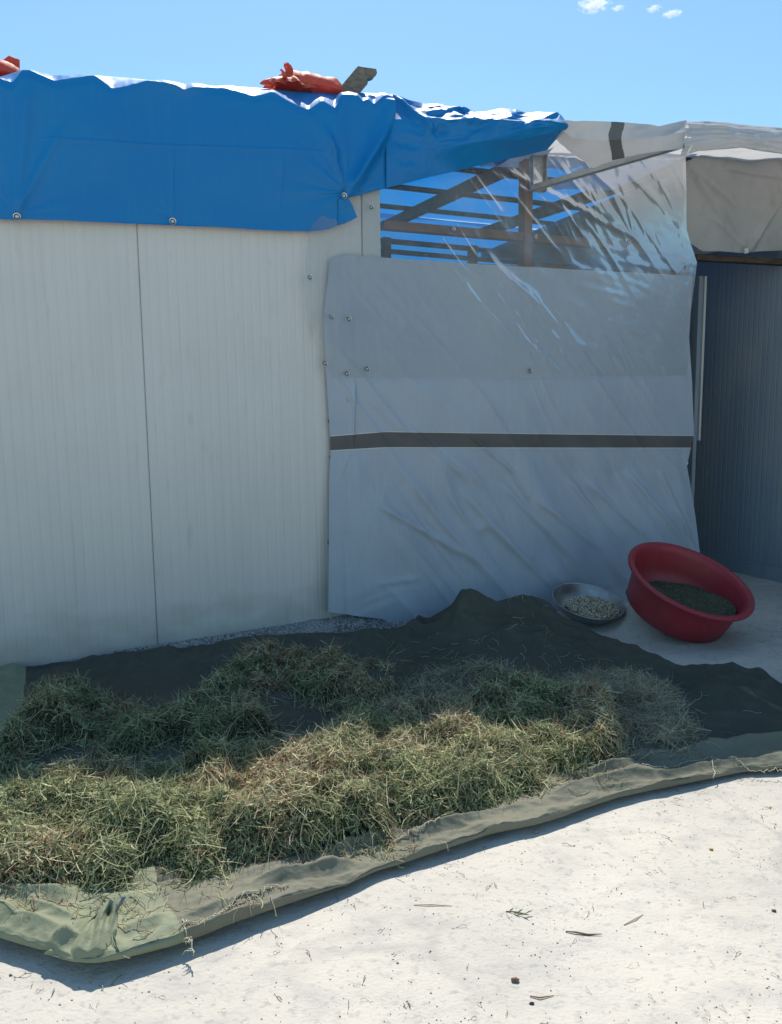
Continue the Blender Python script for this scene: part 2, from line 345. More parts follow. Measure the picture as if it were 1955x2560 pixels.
def screw(px, py, off, parent, scale=1.0, surf=None):
    global _screw_mesh
    if _screw_mesh is None:
        b = MB()
        prof = [(.0125, 0), (.0125, .0022), (.0095, .0034), (.0062, .0036), (.0060, .0072), (.004, .0082)]
        k = 12
        v = [(r*math.cos(q), z, r*math.sin(q)) for r, z in prof for q in np.linspace(0, 2*math.pi, k, endpoint=False)]
        f = [(i*k+j, i*k+(j+1) % k, (i+1)*k+(j+1) % k, (i+1)*k+j) for i in range(len(prof)-1) for j in range(k)]
        f.append(tuple((len(prof)-1)*k+j for j in range(k)))
        b.add(v, f); me = D.meshes.new('screw'); me.from_pydata(b.v, [], b.f); me.materials.append(M['screw']); me.materials.append(M['washer'])
        for i, p in enumerate(me.polygons): p.material_index = 1 if i < k*2 and False else 0
        for i, p in enumerate(me.polygons): p.material_index = 1 if k*2 <= i < k*3 else 0
        _screw_mesh = me
    o = D.objects.new('screw', _screw_mesh); COL.objects.link(o)
    p = wall(px, py, off); o.parent = parent
    if parent is not None: p = p-np.array(parent.matrix_basis.translation)
    o.location = tuple(p); yy = Vector(WN); 
    rot = Matrix((Vector(WD), Vector(WN), Vector((0, 0, 1)))).transposed().to_4x4()
    o.rotation_euler = rot.to_euler(); o.scale = (scale*1.25,)*3
    return o

# ------------------------------------------------------------ ground and sky bodies
def bumps(x, y):
    """gentle relief of the yard plus the mound the basin and tray lean on"""
    h = .012*fbm(x*.9, y*.9, 3, 3)+.004*fbm(x*6, y*6, 5, 3)
    fade = np.clip(1.6-np.hypot(x-.5, y-3)/8, 0, 1)
    h = h*fade-.012*fade
    for cx, cy, a, rx in GB: h = h+a*np.exp(-((x-cx)**2+(y-cy)**2)/rx**2)
    return h
GB = []
def mound_for(px, py, dep, R, nx, ny, zb, k, amp, rad):
    c = CAM+ray(px, py)*dep; n = np.array([nx, ny, 1.0]); n /= np.linalg.norm(n); h = np.array([-nx, -ny]); h /= np.linalg.norm(h)
    q = c-n*zb*R; return (q[0]+h[0]*k*R, q[1]+h[1]*k*R, amp, rad)
TUB_D = 4.42; TRAY_D = 4.76
GB = [mound_for(1727.5, 1444.8, TUB_D, .086*TUB_D, .250, -.437, .70, .55, .15, .20), mound_for(1470.6, 1501.5, TRAY_D, .0492*TRAY_D, .117, -.292, .36, .5, .07, .12)]
def axis(lo, hi, step, far):
    c = np.arange(lo, hi+step, step); o1 = hi+step*1.3**np.arange(1, 40); o1 = o1[o1 < far]; o2 = lo-step*1.3**np.arange(1, 40); o2 = o2[o2 > -far]
    return np.concatenate([[-far], o2[::-1], c, o1, [far]])
gx = axis(-4, 5, .03, 900); gy = axis(.3, 7.5, .03, 900)
X, Y = np.meshgrid(gx, gy)
Z = bumps(X, Y)
g = grid_obj('ground', np.stack([X, Y, Z], -1), M['ground']); tag(g, kind='structure')
g['label'] = 'pale dusty trodden earth yard in front of the shed'

# small clouds: thin bodies of vapour far off
def vapour():
    mt = D.materials.new('cloud vapour'); mt.use_nodes = True; t = mt.node_tree; N = t.nodes; L = t.links; N.clear()
    o = N.new('ShaderNodeOutputMaterial'); v = N.new('ShaderNodeVolumePrincipled'); v.inputs['Color'].default_value = (1, 1, 1, 1); v.inputs['Anisotropy'].default_value = .35
    tc = N.new('ShaderNodeTexCoord'); mp = N.new('ShaderNodeMapping'); mp.inputs['Scale'].default_value = (.05, .05, .08); L.new(tc.outputs['Object'], mp.inputs['Vector'])
    n = N.new('ShaderNodeTexNoise'); n.inputs['Scale'].default_value = 1; n.inputs['Detail'].default_value = 5; n.inputs['Roughness'].default_value = .6; L.new(mp.outputs[0], n.inputs['Vector'])
    ln = N.new('ShaderNodeVectorMath'); ln.operation = 'LENGTH'; g_ = N.new('ShaderNodeTexCoord'); m2 = N.new('ShaderNodeMapping'); m2.vector_type = 'POINT'
    m2.inputs['Location'].default_value = (-1, -1, -1); m2.inputs['Scale'].default_value = (2, 2, 2); L.new(g_.outputs['Generated'], m2.inputs['Vector']); L.new(m2.outputs[0], ln.inputs[0])
    su = N.new('ShaderNodeMath'); su.operation = 'MULTIPLY_ADD'; su.inputs[1].default_value = -.42; L.new(ln.outputs['Value'], su.inputs[0]); L.new(n.outputs['Fac'], su.inputs[2])
    r = N.new('ShaderNodeMapRange'); r.inputs['From Min'].default_value = .20; r.inputs['From Max'].default_value = .42; r.inputs['To Max'].default_value = .07; L.new(su.outputs[0], r.inputs['Value'])
    L.new(r.outputs[0], v.inputs['Density']); L.new(v.outputs[0], o.inputs['Volume']); return mt
M['vapour'] = vapour()
import bmesh
for px, py, wpx, hpx in ((1485, 12, 96, 44), (1545, 19, 44, 18), (1634, 20, 44, 22), (1678, 33, 66, 24)):
    dist = 2600.0; c = CAM+ray(px, py)*dist; k = dist/F
    bm = bmesh.new(); bmesh.ops.create_icosphere(bm, subdivisions=3, radius=1); v = np.array([q.co[:] for q in bm.verts]); f = np.array([[q.index for q in fc.verts] for fc in bm.faces]); bm.free()
    o = link_mesh('cloud', v*[wpx/2*k, hpx/2*k, hpx/2*k], f, M['vapour']); o.location = tuple(c); tag(o, kind='structure')

# ------------------------------------------------------------ the shed
S = lambda px, py: float(sh(wall(px, py))[0])
s_seam = (S(388, 1600)+S(352, 620))/2; s_edge = S(905, 560); s_open0 = S(950, 560); s_post = S(1716, 560)
PW = 1.15
_sk = [(-320, 165), (0, 192), (58, 184), (131, 189), (233, 190), (408, 204), (612, 217), (758, 227), (982, 234), (1164, 276), (1289, 280), (1402, 290)]
_ss = [float(sh(wall(a, c, -.16))[0]) for a, c in _sk]; _sz = [float(sh(wall(a, c, -.16))[1]) for a, c in _sk]
def ztop(s): return float(min(np.interp(s, _ss, _sz), 3.30))-.05
HT = ztop(s_seam)-.12
shed = empty('shed', wp(s_edge, 0)); tag(shed, 'long shed of off white ribbed panels with a plastic covered opening', 'shed')
def panel(s0, s1, z0, z1, matl, name='panel', off=0.0, origin=None, du=None, nn=None):
    """ribbed sandwich panel: a ribbed skin with side and back faces"""
    du = WD if du is None else du; nn = WN if nn is None else nn; origin = A0 if origin is None else origin
    prof = [(s0+.001, -.09), (s0+.001, -.006), (s0+.007, 0)]
    s = s0+.05
    while s < s1-.04:
        prof += [(s-.009, 0), (s-.004, -.0009), (s+.004, -.0009), (s+.009, 0)]; s += .05
    prof += [(s1-.007, 0), (s1-.001, -.006), (s1-.001, -.09)]
    b = MB(); k = len(prof)
    v = [origin+du*a+nn*(c+off)+np.array([0, 0, z]) for z in (z0, z1) for a, c in prof]
    b.add(v, [(i, i+1, k+i+1, k+i) for i in range(k-1)]+[(k-1, 0, k, 2*k-1), tuple(range(k-1, -1, -1)), tuple(range(k, 2*k))])
    return put(b.build(name, matl), shed)
panel(s_seam, s_edge, -.05, HT, M['panel'])
for i in range(1, 5): panel(s_seam-PW*i, s_seam-PW*(i-1), -.05, ztop(s_seam-PW*i)-.12, M['panel'])
# joint strip between panels: recessed dark tongue
for i in range(0, 4):
    b = MB(); c = wp(s_seam-PW*i, 1.5, -.05); b.box(c, WD*.003, WN*.035, np.array([0, 0, 1.54])); put(b.build('joint', M['dark_trim']), shed)
b = MB(); b.box(wp((s_edge+s_open0)/2, HT/2, -.02), WD*(s_open0-s_edge)/2*.985, WN*.03, np.array([0, 0, HT/2])); put(b.build('corner_trim', M['trim'], bevel=.004), shed)
# frame of the opening
def upright(px, z0, z1, wd=.04, off=-.06, m_='rust', name='post'):
    b = MB(); s_ = S(px, 560); b.box(wp(s_, (z0+z1)/2, off), WD*wd, WN*.04, np.array([0, 0, (z1-z0)/2])); return put(b.build(name, M[m_], bevel=.003), shed)
zr = lambda px, py: float(sh(wall(px, py))[1])
upright(1326, 0, zr(1326, 300), .03); upright(1716, 0, zr(1716, 330), .035, off=-.05)
def railpts(p0, p1, off=-.06, hw=.025, name='rail', m_='rust'):
    a = wall(*p0, off); c = wall(*p1, off); b = MB(); b.beam(a, c, WN*.03, np.array([0, 0, hw])); return put(b.build(name, M[m_], bevel=.003), shed)
railpts((955, 563), (1715, 630)); railpts((955, 1100), (1715, 1098)); railpts((950, 660), (1715, 690), hw=.02)
railpts((1735, 644), (2250, 672), off=-.05, hw=.022, m_='purlin')                         # lintel over the porch opening
railpts((1715, 370), (2250, 395), off=-.05, hw=.03)
# steel bracket post and awning bar
brk = empty('awning_bracket', wall(1340, 430, 0)); tag(brk, 'galvanised steel angle bracket holding up the grey awning', 'bracket')
b = MB(); a = wall(1324, 388, .03); c = wall(1324, 478, .03); e = wall(1359, 478, .03); ww = np.linalg.norm(e-c)/2
mid = (a+c)/2+WD*ww; hz = np.array([0, 0, (a[2]-c[2])/2+.12]); mid = mid+np.array([0, 0, .12])
b.box(mid, WD*ww, WN*.003, hz); b.box(mid-WD*(ww-.003)+WN*.022, WD*.003, WN*.019, hz); b.box(mid+WD*(ww-.003)+WN*.022, WD*.003, WN*.019, hz)
put(b.build('upright', M['steel'], bevel=.001), brk)
AW = .76
p0 = wall(1330, 476, .06); p1 = wall(1712, 366, AW); ax = (p1-p0)/np.linalg.norm(p1-p0); sd = np.cross(ax, [0, 0, 1]); sd /= np.linalg.norm(sd); up_ = np.cross(sd, ax)
b = MB(); b.beam(p0, p1, sd*.022, up_*.002); b.beam(p0-sd*.02+up_*.022, p1-sd*.02+up_*.022, sd*.002, up_*.02); b.beam(p0+sd*.02+up_*.013, p1+sd*.02+up_*.013, sd*.002, up_*.011)
put(b.build('bar', M['steel'], bevel=.001), brk)
for q in ((1336, 412), (1334, 446)): screw(*q, .038, brk, 1.1)

# roof: tarpaulin over purlins, seen from below through the film
s0r, s1r = S(0, 560)-4.0, s_post+6.0
DEPTH = 3.0; RISE = .06
ns = 90
rows = []
for t in np.linspace(0, 1, 24):
    off = -.12-t*DEPTH
    rows.append([wp(s, ztop(s)+.015*math.sin(t*9+s)-.01+RISE*(-off), off) for s in np.linspace(s0r, s1r, ns)])
R_ = np.array(rows)
rf = grid_obj('roof_tarp', R_, M['blue_roof'], flip=False); put(rf, shed)
for i in range(4):
    off = -.45-i*.72
    b = MB(); n = 8; ss = np.linspace(s0r, s1r, n)
    for a_, c_ in zip(ss[:-1], ss[1:]):
        b.beam(wp(a_, ztop(a_)-.045-RISE*off, off), wp(c_, ztop(c_)-.045-RISE*off, off), WN*.032, np.array([0, 0, .014]))
    put(b.build('purlin', M['purlin']), shed)
for sx in (s0r+.05, S(1130, 560), S(1420, 560), s_post+.05):
    b = MB(); b.beam(wp(sx, ztop(sx)-.12, -.2), wp(sx, ztop(sx)-.12+RISE*DEPTH, -DEPTH-.1), WD*.03, np.array([0, 0, .045])); put(b.build('rafter', M['purlin']), shed)
# back and far side walls
ss = np.linspace(s0r, s1r, 40); BW = []
for z_ in np.linspace(0, 1, 12): BW.append([wp(a, -.05+z_*(ztop(a)+RISE*(DEPTH+.1)+.04), -DEPTH-.1+.012*math.sin(a*5+z_*9)) for a in ss])
put(grid_obj('back_tarp', np.array(BW), M['blue_roof']), shed)
for i in range(16):
    zz_ = 1.62+i*.108; b = MB(); sa_, sb_ = S(700, 560), s1r
    for a, c in zip(np.linspace(sa_, sb_, 7)[:-1], np.linspace(sa_, sb_, 7)[1:]):
        w_ = .016+.016*RNG.random(); dz_ = RNG.normal()*.012
        if zz_+.05 < ztop(a): b.beam(wp(a, zz_+dz_, -DEPTH-.03), wp(c, zz_+RNG.normal()*.012, -DEPTH-.03), WN*.012, np.array([0, 0, w_]))
    put(b.build('batten', M['purlin']), shed)
for sx in (S(1010, 560)+.3, S(1200, 560)+.6, S(1400, 560)+1.0, s_post+1.6):
    b = MB(); b.box(wp(sx, 1.6, -DEPTH+.03), WD*.04, WN*.04, np.array([0, 0, 1.55])); put(b.build('stud', M['purlin']), shed)
b = MB(); b.box(wp(s0r-.05, 1.5, -DEPTH/2-.1), WD*.04, WN*DEPTH/2, np.array([0, 0, 1.5])); put(b.build('end_wall', M['panel']), shed)
# boarded partition inside, behind the right end of the film
q0 = S(1500, 560)+.75; b = MB(); b.box(wp(q0+1.1, 1.28, -DEPTH+.25), WD*1.25, WN*.03, np.array([0, 0, 1.30])); put(b.build('partition', M['inner']), shed)
b = MB(); b.box(wp(s_post+.07, 1.33, -DEPTH/2-.12), WD*.03, WN*(DEPTH/2-.02), np.array([0, 0, 1.33])); put(b.build('light_block_wall', M['inner']), shed)  # wall added to keep blue tarpaulin light out of the porch
b = MB(); b.box(wp((s_post+.1+s1r)/2, 3.10, -DEPTH/2-.12), WD*(s1r-s_post-.1)/2, WN*(DEPTH/2), np.array([0, 0, .02])); put(b.build('light_block_ceiling', M['inner']), shed)  # lid added to keep blue roof light off the wing wall
# wing wall at right angles (shed panels with deep shade put into their colour), with its base sill and the door jamb
W0 = ground(1955, 1450); W0 = W0*[1, 1, 0]
sW = float((W0-A0) @ WD); oW = float((W0-A0) @ WN)
wing = []
for i in range(-2, 5):
    o0 = oW+1.2-1.15*i
    pr = panel(0, 1.148, .10, 2.72, M['shaded_panel'], 'panel', 0.0, A0+WD*(sW)+WN*(o0-1.15), WN, -WD)
b = MB(); b.box(A0+WD*(sW+.03)+WN*(oW-1.2)+np.array([0, 0, .04]), WD*.06, WN*3.9, np.array([0, 0, .062])); put(b.build('base_sill', M['shaded_panel'], bevel=.004), shed)
sJ = S(1741, 900)
b = MB(); pj = wall(1738, 1100, -.3); q = wall(1749, 900, -.3)
zj0 = wall(1745, 1101, -.3)[2]; zj1 = wall(1745, 691, -.3)[2]
jx = wall(1738, 900, -.3); b.box(np.array([jx[0], jx[1], zj1/2]), WD*.018, WN*.03, np.array([0, 0, zj1/2])); put(b.build('door_jamb', M['shaded_panel'], bevel=.002), shed)
b = MB(); jx = wall(1748, 900, -.3); b.box(np.array([jx[0], jx[1], (zj0+zj1)/2])+WD*.003+WN*.004, WD*.010, WN*.03, np.array([0, 0, (zj1-zj0)/2])); put(b.build('jamb_strip', M['trim'], bevel=.001), shed)

# ------------------------------------------------------------ white sheet with the grey stripe
NW = 420
sheet = empty('sheet_tarpaulin', wp(S(1280, 900), 0, .03)); tag(sheet, 'grey white tarpaulin sheet with one dark stripe screwed over the lower opening', 'tarpaulin')
rows_px = [
 [(826, 648), (862, 636), (1100, 655), (1400, 672), (1731, 690)],
 [(808, 800), (1250, 815), (1722, 840)],
 [(815, 930), (1250, 935), (1730, 955)],
 [(825, 1090), (960, 1079), (1100, 1081), (1400, 1085), (1735, 1089)],
 [(826, 1127), (960, 1119), (1100, 1119), (1400, 1120), (1727, 1120)],
 [(823, 1200), (1250, 1190), (1718, 1165)],
 [(822, 1350), (1250, 1330), (1738, 1290)],
 [(821, 1530), (940, 1545), (1020, 1560), (1300, 1545), (1560, 1510), (1762, 1478)]]
offs = [.035, .03, .03, .03, .03, .035, .06, .10]
segs = [26, 22, 26, 8, 14, 26, 34]
P, V = loft([wrow(r, NW, o) for r, o in zip(rows_px, offs)], segs, NW)
Ss, Zz = sh(P)
U = np.linspace(0, 1, NW)[None, :]*np.ones(P.shape[0])[:, None]
VV = V[:, None]*np.ones(NW)[None, :]
env = smooth(0, .25, VV)*1.0
low = smooth(3.3, 5.5, VV)
dsp = .012*fbm(Ss*1.7, Zz*1.7, 11, 3)*env
dsp += low*smooth(.03, .35, U)*streaks(Ss, Zz, math.radians(-52), 8, .016, 21, .08)
dsp += low*smooth(.35, .8, U)*streaks(Ss, Zz, math.radians(-58), 6.5, .020, 23, .07)
dsp += (1-low)*sstreaks(Ss, Zz, math.radians(-50), 6, .014, 22, .1, 5)
dsp += low*smooth(.03, .3, U)*sstreaks(Ss, Zz, math.radians(-53), 5.5, .030, 26, .10, 4)
for (a, c, am, wd) in (((1020, 1070), (1160, 1200), .010, .014), ((1160, 1080), (1290, 1190), .010, .012), ((1330, 1250), (1490, 1370), .014, .022), ((1150, 1230), (1340, 1440), .014, .024),
                       ((940, 1262), (1180, 1400), .016, .02), ((1470, 1210), (1600, 1340), .015, .02), ((1560, 1180), (1700, 1360), .016, .02), ((1420, 1200), (1540, 1350), .013, .02),
                       ((1250, 1210), (1420, 1400), .012, .022), ((1640, 1180), (1720, 1370), .015, .018), ((1050, 1280), (1200, 1480), .010, .03), ((1200, 1300), (1380, 1480), .010, .02),
                       ((880, 955), (876, 1115), .010, .010), ((868, 1130), (830, 1230), .006, .01), ((920, 1000), (1010, 1090), .008, .02), ((930, 1450), (1040, 1440), .007, .01)):
    dsp += crease(Ss, Zz, a, c, am*1.35, wd)
for q, am, k, R in (((940, 1262), .016, 6, .14), ((875, 1107), .012, 5, .12), ((829, 1143), .008, 5, .10), ((1328, 1244), .006, 5, .15), ((864, 1417), .006, 5, .10)):
    dsp += fan(Ss, Zz, q, am, k, R, int(q[0]) % 17)
dsp += .006*np.abs(streaks(Ss, Zz, 0.2, 12, 1, 31))*smooth(6.2, 7, VV)
dsp += .010*(vnoise(Ss*26, Zz*1.2, 35))*(1-smooth(.03, .12, U))
dsp *= smooth(0, .06, U)*smooth(0, .03, 1-U)*.9+.1
P = P+WN*dsp[..., None]
band = (VV >= 3-1e-6) & (VV < 4-1e-6)
put(grid_obj('sheet', P, M['white_sheet'], keep=~band), sheet)
put(grid_obj('stripe', P, M['stripe'], keep=band), sheet)
# thin pale hems either side of the stripe
for vi, dz in ((3, .003), (4, -.003)):
    r0 = int(np.argmin(np.abs(V-vi))); L_ = P[r0]+WN*.003
    put(grid_obj('hem', np.stack([L_+[0, 0, .003], L_-[0, 0, .003]]), M['trim']), sheet)
sheet_screws = [(829, 792), (873, 1001-2), (941, 996), (826, 1053), (875, 1107), (829, 1143), (869, 1202), (936, 1260), (1328, 1244), (1333, 1396), (864, 1334), (824, 1357), (861, 1417), (1088, 1080), (1215, 1085), (1314, 1085), (1479, 1092), (1654, 1096), (1715, 945), (1714, 1021), (1717, 1158), (1725, 1324)]
def surf_off(px, py, Pm):
    s0, z0 = sh(wall(px, py, .05)); Sa, Za = sh(Pm); i = np.argmin((Sa-s0)**2+(Za-z0)**2)
    return float(((Pm.reshape(-1, 3)[i]-A0) @ WN))
for q in sheet_screws: screw(q[0], q[1], surf_off(q[0], q[1], P)+.001, sheet)

# ------------------------------------------------------------ clear film over the upper opening
film = empty('plastic_film', wp(S(1280, 700), 1.5, .05)); tag(film, 'creased clear plastic film stretched over the upper part of the opening', 'plastic sheet')
NF = 420
rows_px = [
 [(780, 560), (850, 500), (1000, 425), (1340, 350), (1714, 350)],
 [(768, 610), (860, 590), (1400, 560), (1716, 575)],
 [(757, 700), (1250, 690), (1742, 655)],
 [(768, 790), (1250, 760), (1728, 760)],
 [(806, 885), (1250, 870), (1722, 860)],
 [(815, 944), (1000, 946), (1400, 943), (1719, 938)]]
P, V = loft([wrow(r, NF, o) for r, o in zip(rows_px, (.05, .052, .06, .062, .06, .058))], [44, 24, 20, 24, 16], NF)
Ss, Zz = sh(P); U = np.linspace(0, 1, NF)[None, :]*np.ones(P.shape[0])[:, None]; VV = V[:, None]*np.ones(NF)[None, :]
dsp = .016*fbm(Ss*2, Zz*2, 41, 4)
dsp += streaks(Ss, Zz, math.radians(-43), 9, .0045, 42, .05)*smooth(.1, .4, U)+streaks(Ss, Zz, math.radians(-36), 21, .0014, 48, .05)*smooth(.2, .5, U)
dsp += streaks(Ss, Zz, math.radians(-12), 15, .006, 44, .07)*smooth(.45, .75, U)*smooth(1.0, 2.2, VV)
dsp += streaks(Ss, Zz, math.radians(70), 14, .006, 45, .15)*smooth(.86, .98, U)*smooth(1.6, 2.4, VV)
dsp += sstreaks(Ss, Zz, math.radians(-44), 9, .015, 49, .08, 5)*smooth(.08, .3, U)*(1-.5*smooth(.7, .9, U))+sstreaks(Ss, Zz, math.radians(-50), 17, .006, 52, .10, 4)+sstreaks(Ss, Zz, math.radians(-10), 9, .010, 50, .1, 4)*smooth(.5, .8, U)*smooth(1.2, 2.4, VV)
film_screws = [(1134, 573), (1339, 591), (1573, 606), (1715, 669), (775, 693), (829, 791), (873, 797), (813, 908), (868, 934), (919, 922), (1327, 927), (929, 517)]
for q, am, k, R, th, sp in (((1134, 573), .016, 7, .35, 2.4, 2.2), ((1573, 606), .020, 8, .45, 2.5, .9), ((1327, 927), .022, 8, .55, 2.2, 1.2), ((775, 693), .014, 6, .15, 0, 3.2),
                       ((829, 791), .013, 6, .14, 1.5, 3.2), ((813, 908), .014, 6, .12, 0, 3.2), ((868, 934), .012, 6, .12, 1.5, 3.2), ((919, 922), .012, 6, .18, 0, 3.2), ((1715, 600), .010, 7, .35, 2.6, .8), ((1720, 660), .008, 7, .45, 3.1, .7)):
    dsp += fan(Ss, Zz, q, am, k, R, int(q[1]) % 13, th, sp)
for (a, c, am, wd) in (((1327, 920), (960, 500), .016, .012), ((1327, 915), (1010, 620), .014, .02), ((1573, 600), (1200, 405), .018, .012), ((1573, 600), (1330, 470), .014, .014), ((1712, 590), (1540, 420), .016, .014),
                       ((1450, 560), (1130, 395), .014, .012), ((1240, 690), (960, 470), .014, .012), ((1700, 775), (1420, 715), .012, .01), ((1500, 650), (1710, 690), .014, .01), ((1480, 620), (1710, 660), .012, .01), ((860, 640), (1080, 800), .010, .02),
                       ((880, 800), (1100, 870), .010, .014), ((900, 730), (1200, 900), .010, .014), ((1430, 790), (1620, 830), .010, .01), ((1400, 860), (1700, 900), .010, .01), ((1720, 900), (1560, 890), .010, .008)):
    dsp += crease(Ss, Zz, a, c, am*.5, wd*1.8)
dsp = np.maximum(dsp*.55*(1-.5*smooth(.55, .85, U)), -.018)
P = P+WN*dsp[..., None]
put(grid_obj('film', P, M['film']), film)
for q in film_screws: screw(q[0], q[1], surf_off(q[0], q[1], P)+.006, film)

# ------------------------------------------------------------ blue tarpaulin
blue = empty('blue_tarpaulin', wp(S(500, 560), 2.2, .06)); tag(blue, 'bright blue tarpaulin folded over the roof edge and screwed along its bottom hem', 'tarpaulin')
sky_ = [(-320, 165), (0, 192), (30, 183), (58, 174), (75, 174), (131, 189), (233, 187), (327, 195), (408, 204), (467, 211), (540, 215), (612, 217), (671, 222), (758, 227), (846, 231), (904, 232), (982, 234)]
brk_ = [(-320, 190), (-200, 176), (-100, 200), (-40, 188), (0, 196), (32, 208), (55, 175), (73, 175), (137, 202), (222, 189), (239, 189), (280, 222), (303, 219), (373, 200), (391, 200), (437, 211), (461, 225), (484, 217), (560, 220), (636, 241), (682, 229), (723, 254), (770, 277), (805, 250), (840, 274), (851, 236), (898, 238), (904, 256), (921, 247), (933, 262), (962, 236), (982, 242)]
bot_ = [(-320, 531), (0, 547), (40, 551), (60, 548), (430, 562), (600, 571), (700, 577), (780, 578), (830, 570), (868, 555), (893, 543), (880, 515), (868, 497), (982, 464)]
xs = np.concatenate([np.linspace(-320, 0, 60)[:-1], np.linspace(0, 982, 560)])
# columns are near vertical; bottom contour handled as a function of x up to 868 and closed by the flap after it
def col(pts): return interp_x(pts, xs)[:, 1]
yb = np.interp(xs, [-320, 0, 40, 60, 430, 600, 700, 780, 820, 850, 861, 870, 900, 950, 982], [531, 547, 551, 548, 562, 571, 577, 578, 573, 562, 500, 494, 488, 474, 466])
ys = col(sky_); yk = np.maximum(col(brk_), ys+1.0)
kk_ = np.ones(7)/7; yk = np.convolve(np.pad(yk, 3, 'edge'), kk_, 'valid')+.8*vnoise(xs*.09, xs*0, 55)
ybk = np.maximum(yk, ys+1.0)
rb = np.array([wall(a, c, .05) for a, c in zip(xs, yb)])
rk = np.array([wall(a, c, .085) for a, c in zip(xs, ybk)])
rs = np.array([wall(a, c, -.16) for a, c in zip(xs, ys)])
# the top sheet runs back over the roof
rr = rs-WN*.22+np.array([0, 0, .012]); rr2 = rs-WN*.42+np.array([0, 0, .02])
P, V = loft([rb, rk, rs, rr, rr2], [150, 10, 8, 8], len(xs))
Ss, Zz = sh(P); VV = V[:, None]*np.ones(len(xs))[None, :]; XX = xs[None, :]*np.ones(len(V))[:, None]
face = 1-smooth(.93, 1.0, VV)
zb = rb[:, 2][None, :]; tv = np.clip((Zz-zb), 0, 3)
dsp = face*(.016*fbm(Ss*1.3, Zz*1.3, 51, 3)+.010*(1-face*0)*streaks(Ss, Zz, math.radians(88), 3.2, 1, 53, .12))
dsp += face*streaks(Ss, Zz, math.radians(55), 4, .006, 54, .1)
for q, am, k, R, th, sp in (((42, 541), .020, 7, .20, 1.35, 1.5), ((432, 553), .008, 5, .14, 1.6, 1.6), ((861, 489), .034, 7, .22, 1.9, 2.2)):
    dsp += face*fan(Ss, Zz, q, am, k, R, int(q[0]) % 7+1, th, sp)
for (a, c, am, wd) in (((861, 489), (960, 330), .035, .03), ((861, 489), (800, 340), .028, .022), ((861, 489), (828, 400), -.02, .02), ((861, 489), (985, 250), .03, .045), ((100, 360), (850, 395), .004, .006), ((430, 553), (428, 370), .005, .008), ((42, 541), (75, 200), .014, .03), ((42, 541), (160, 330), .012, .025), ((690, 545), (700, 400), .004, .01)):
    dsp += face*crease(Ss, Zz, a, c, am, wd)
dsp = np.where(VV < 1, np.maximum(dsp, -.045)*smooth(0, .02, tv+.012), dsp)
P = P+WN*dsp[..., None]
back = smooth(2.0, 3.0, VV)
P[..., 2] += (.02*fbm(Ss*3, VV*3, 57, 3))*back*.6+.012*fbm(Ss*9, VV*4, 58, 2)*smooth(1, 1.5, VV)*(1-smooth(1.7, 2, VV))
put(grid_obj('valance', P, M['blue']), blue)
# turned flap at the lower right corner of the valance
fr = [wrow([(846, 563), (868, 556), (893, 543)], 24, .058), wrow([(846, 530), (862, 522), (883, 518)], 24, .066), wrow([(846, 497), (858, 492), (866, 489)], 24, .07)]
Pf, _ = loft(fr, [14, 14], 24); Pf = Pf+WN*(.008*fbm(sh(Pf)[0]*14, sh(Pf)[1]*14, 60, 2))[..., None]
put(grid_obj('corner_flap', Pf, M['blue']), blue)
# drape that sweeps to the awning corner
NB = 300
topB = [(966, 233, .0), (982, 234, .0), (1057, 257, .03), (1164, 276, .10), (1214, 281, .18), (1289, 274, .30), (1377, 279, .42), (1402, 286, .48), (1419, 308, .54)]
midB = [(966, 300, .10), (1040, 300, .14), (1164, 300, .28), (1289, 302, .44), (1377, 300, .54), (1412, 308, .56), (1421, 314, .55)]
mid2 = [(966, 390, .10), (1080, 370, .17), (1200, 356, .30), (1300, 350, .42), (1370, 335, .48), (1405, 325, .52), (1419, 320, .54)]
botB = [(966, 470, .075), (1070, 443, .11), (1150, 424, .16), (1227, 405, .24), (1314, 389, .30), (1365, 377, .34), (1396, 342, .44), (1417, 322, .53)]
topB, midB, mid2, botB = [[(a, c, o+.13*float(smooth(1100, 1400, a))) for a, c, o in r] for r in (topB, midB, mid2, botB)]
P, V = loft([wrow(botB, NB), wrow(mid2, NB), wrow(midB, NB), wrow(topB, NB)], [36, 36, 30], NB)
Ss, Zz = sh(P); U = np.linspace(0, 1, NB)[None, :]*np.ones(P.shape[0])[:, None]; VV = V[:, None]*np.ones(NB)[None, :]
e_ = smooth(0, .12, U)*smooth(0, .08, 1-U)
dsp = e_*(.018*fbm(Ss*4, Zz*4, 61, 4)+streaks(Ss, Zz, math.radians(-12), 10, .020, 62, .2)+.030*(ridged(Ss*5, Zz*9, 63)-.2)*smooth(.8, 1.6, VV)*smooth(.1, .3, U)*(1-smooth(.75, .95, U)))
for (a, c, am, wd) in (((990, 240), (1050, 370), .04, .02), ((1164, 278), (1350, 330), .05, .02), ((1220, 283), (1400, 300), .04, .016), ((1040, 305), (1180, 285), .035, .02), ((1180, 400), (1330, 340), .02, .012), ((1400, 300), (1250, 340), .025, .015)):
    dsp += e_*crease(Ss, Zz, a, c, am, wd)
P = P+WN*dsp[..., None]
# over the top, back to the roof
rT = P[-1]-WN*.75
P = np.concatenate([P, rT[None]])
put(grid_obj('drape', P, M['blue']), blue)
for q in ((42, 541), (432, 553), (861, 489)): screw(q[0], q[1], .085 if q[0] != 861 else .10, blue, 1.15)

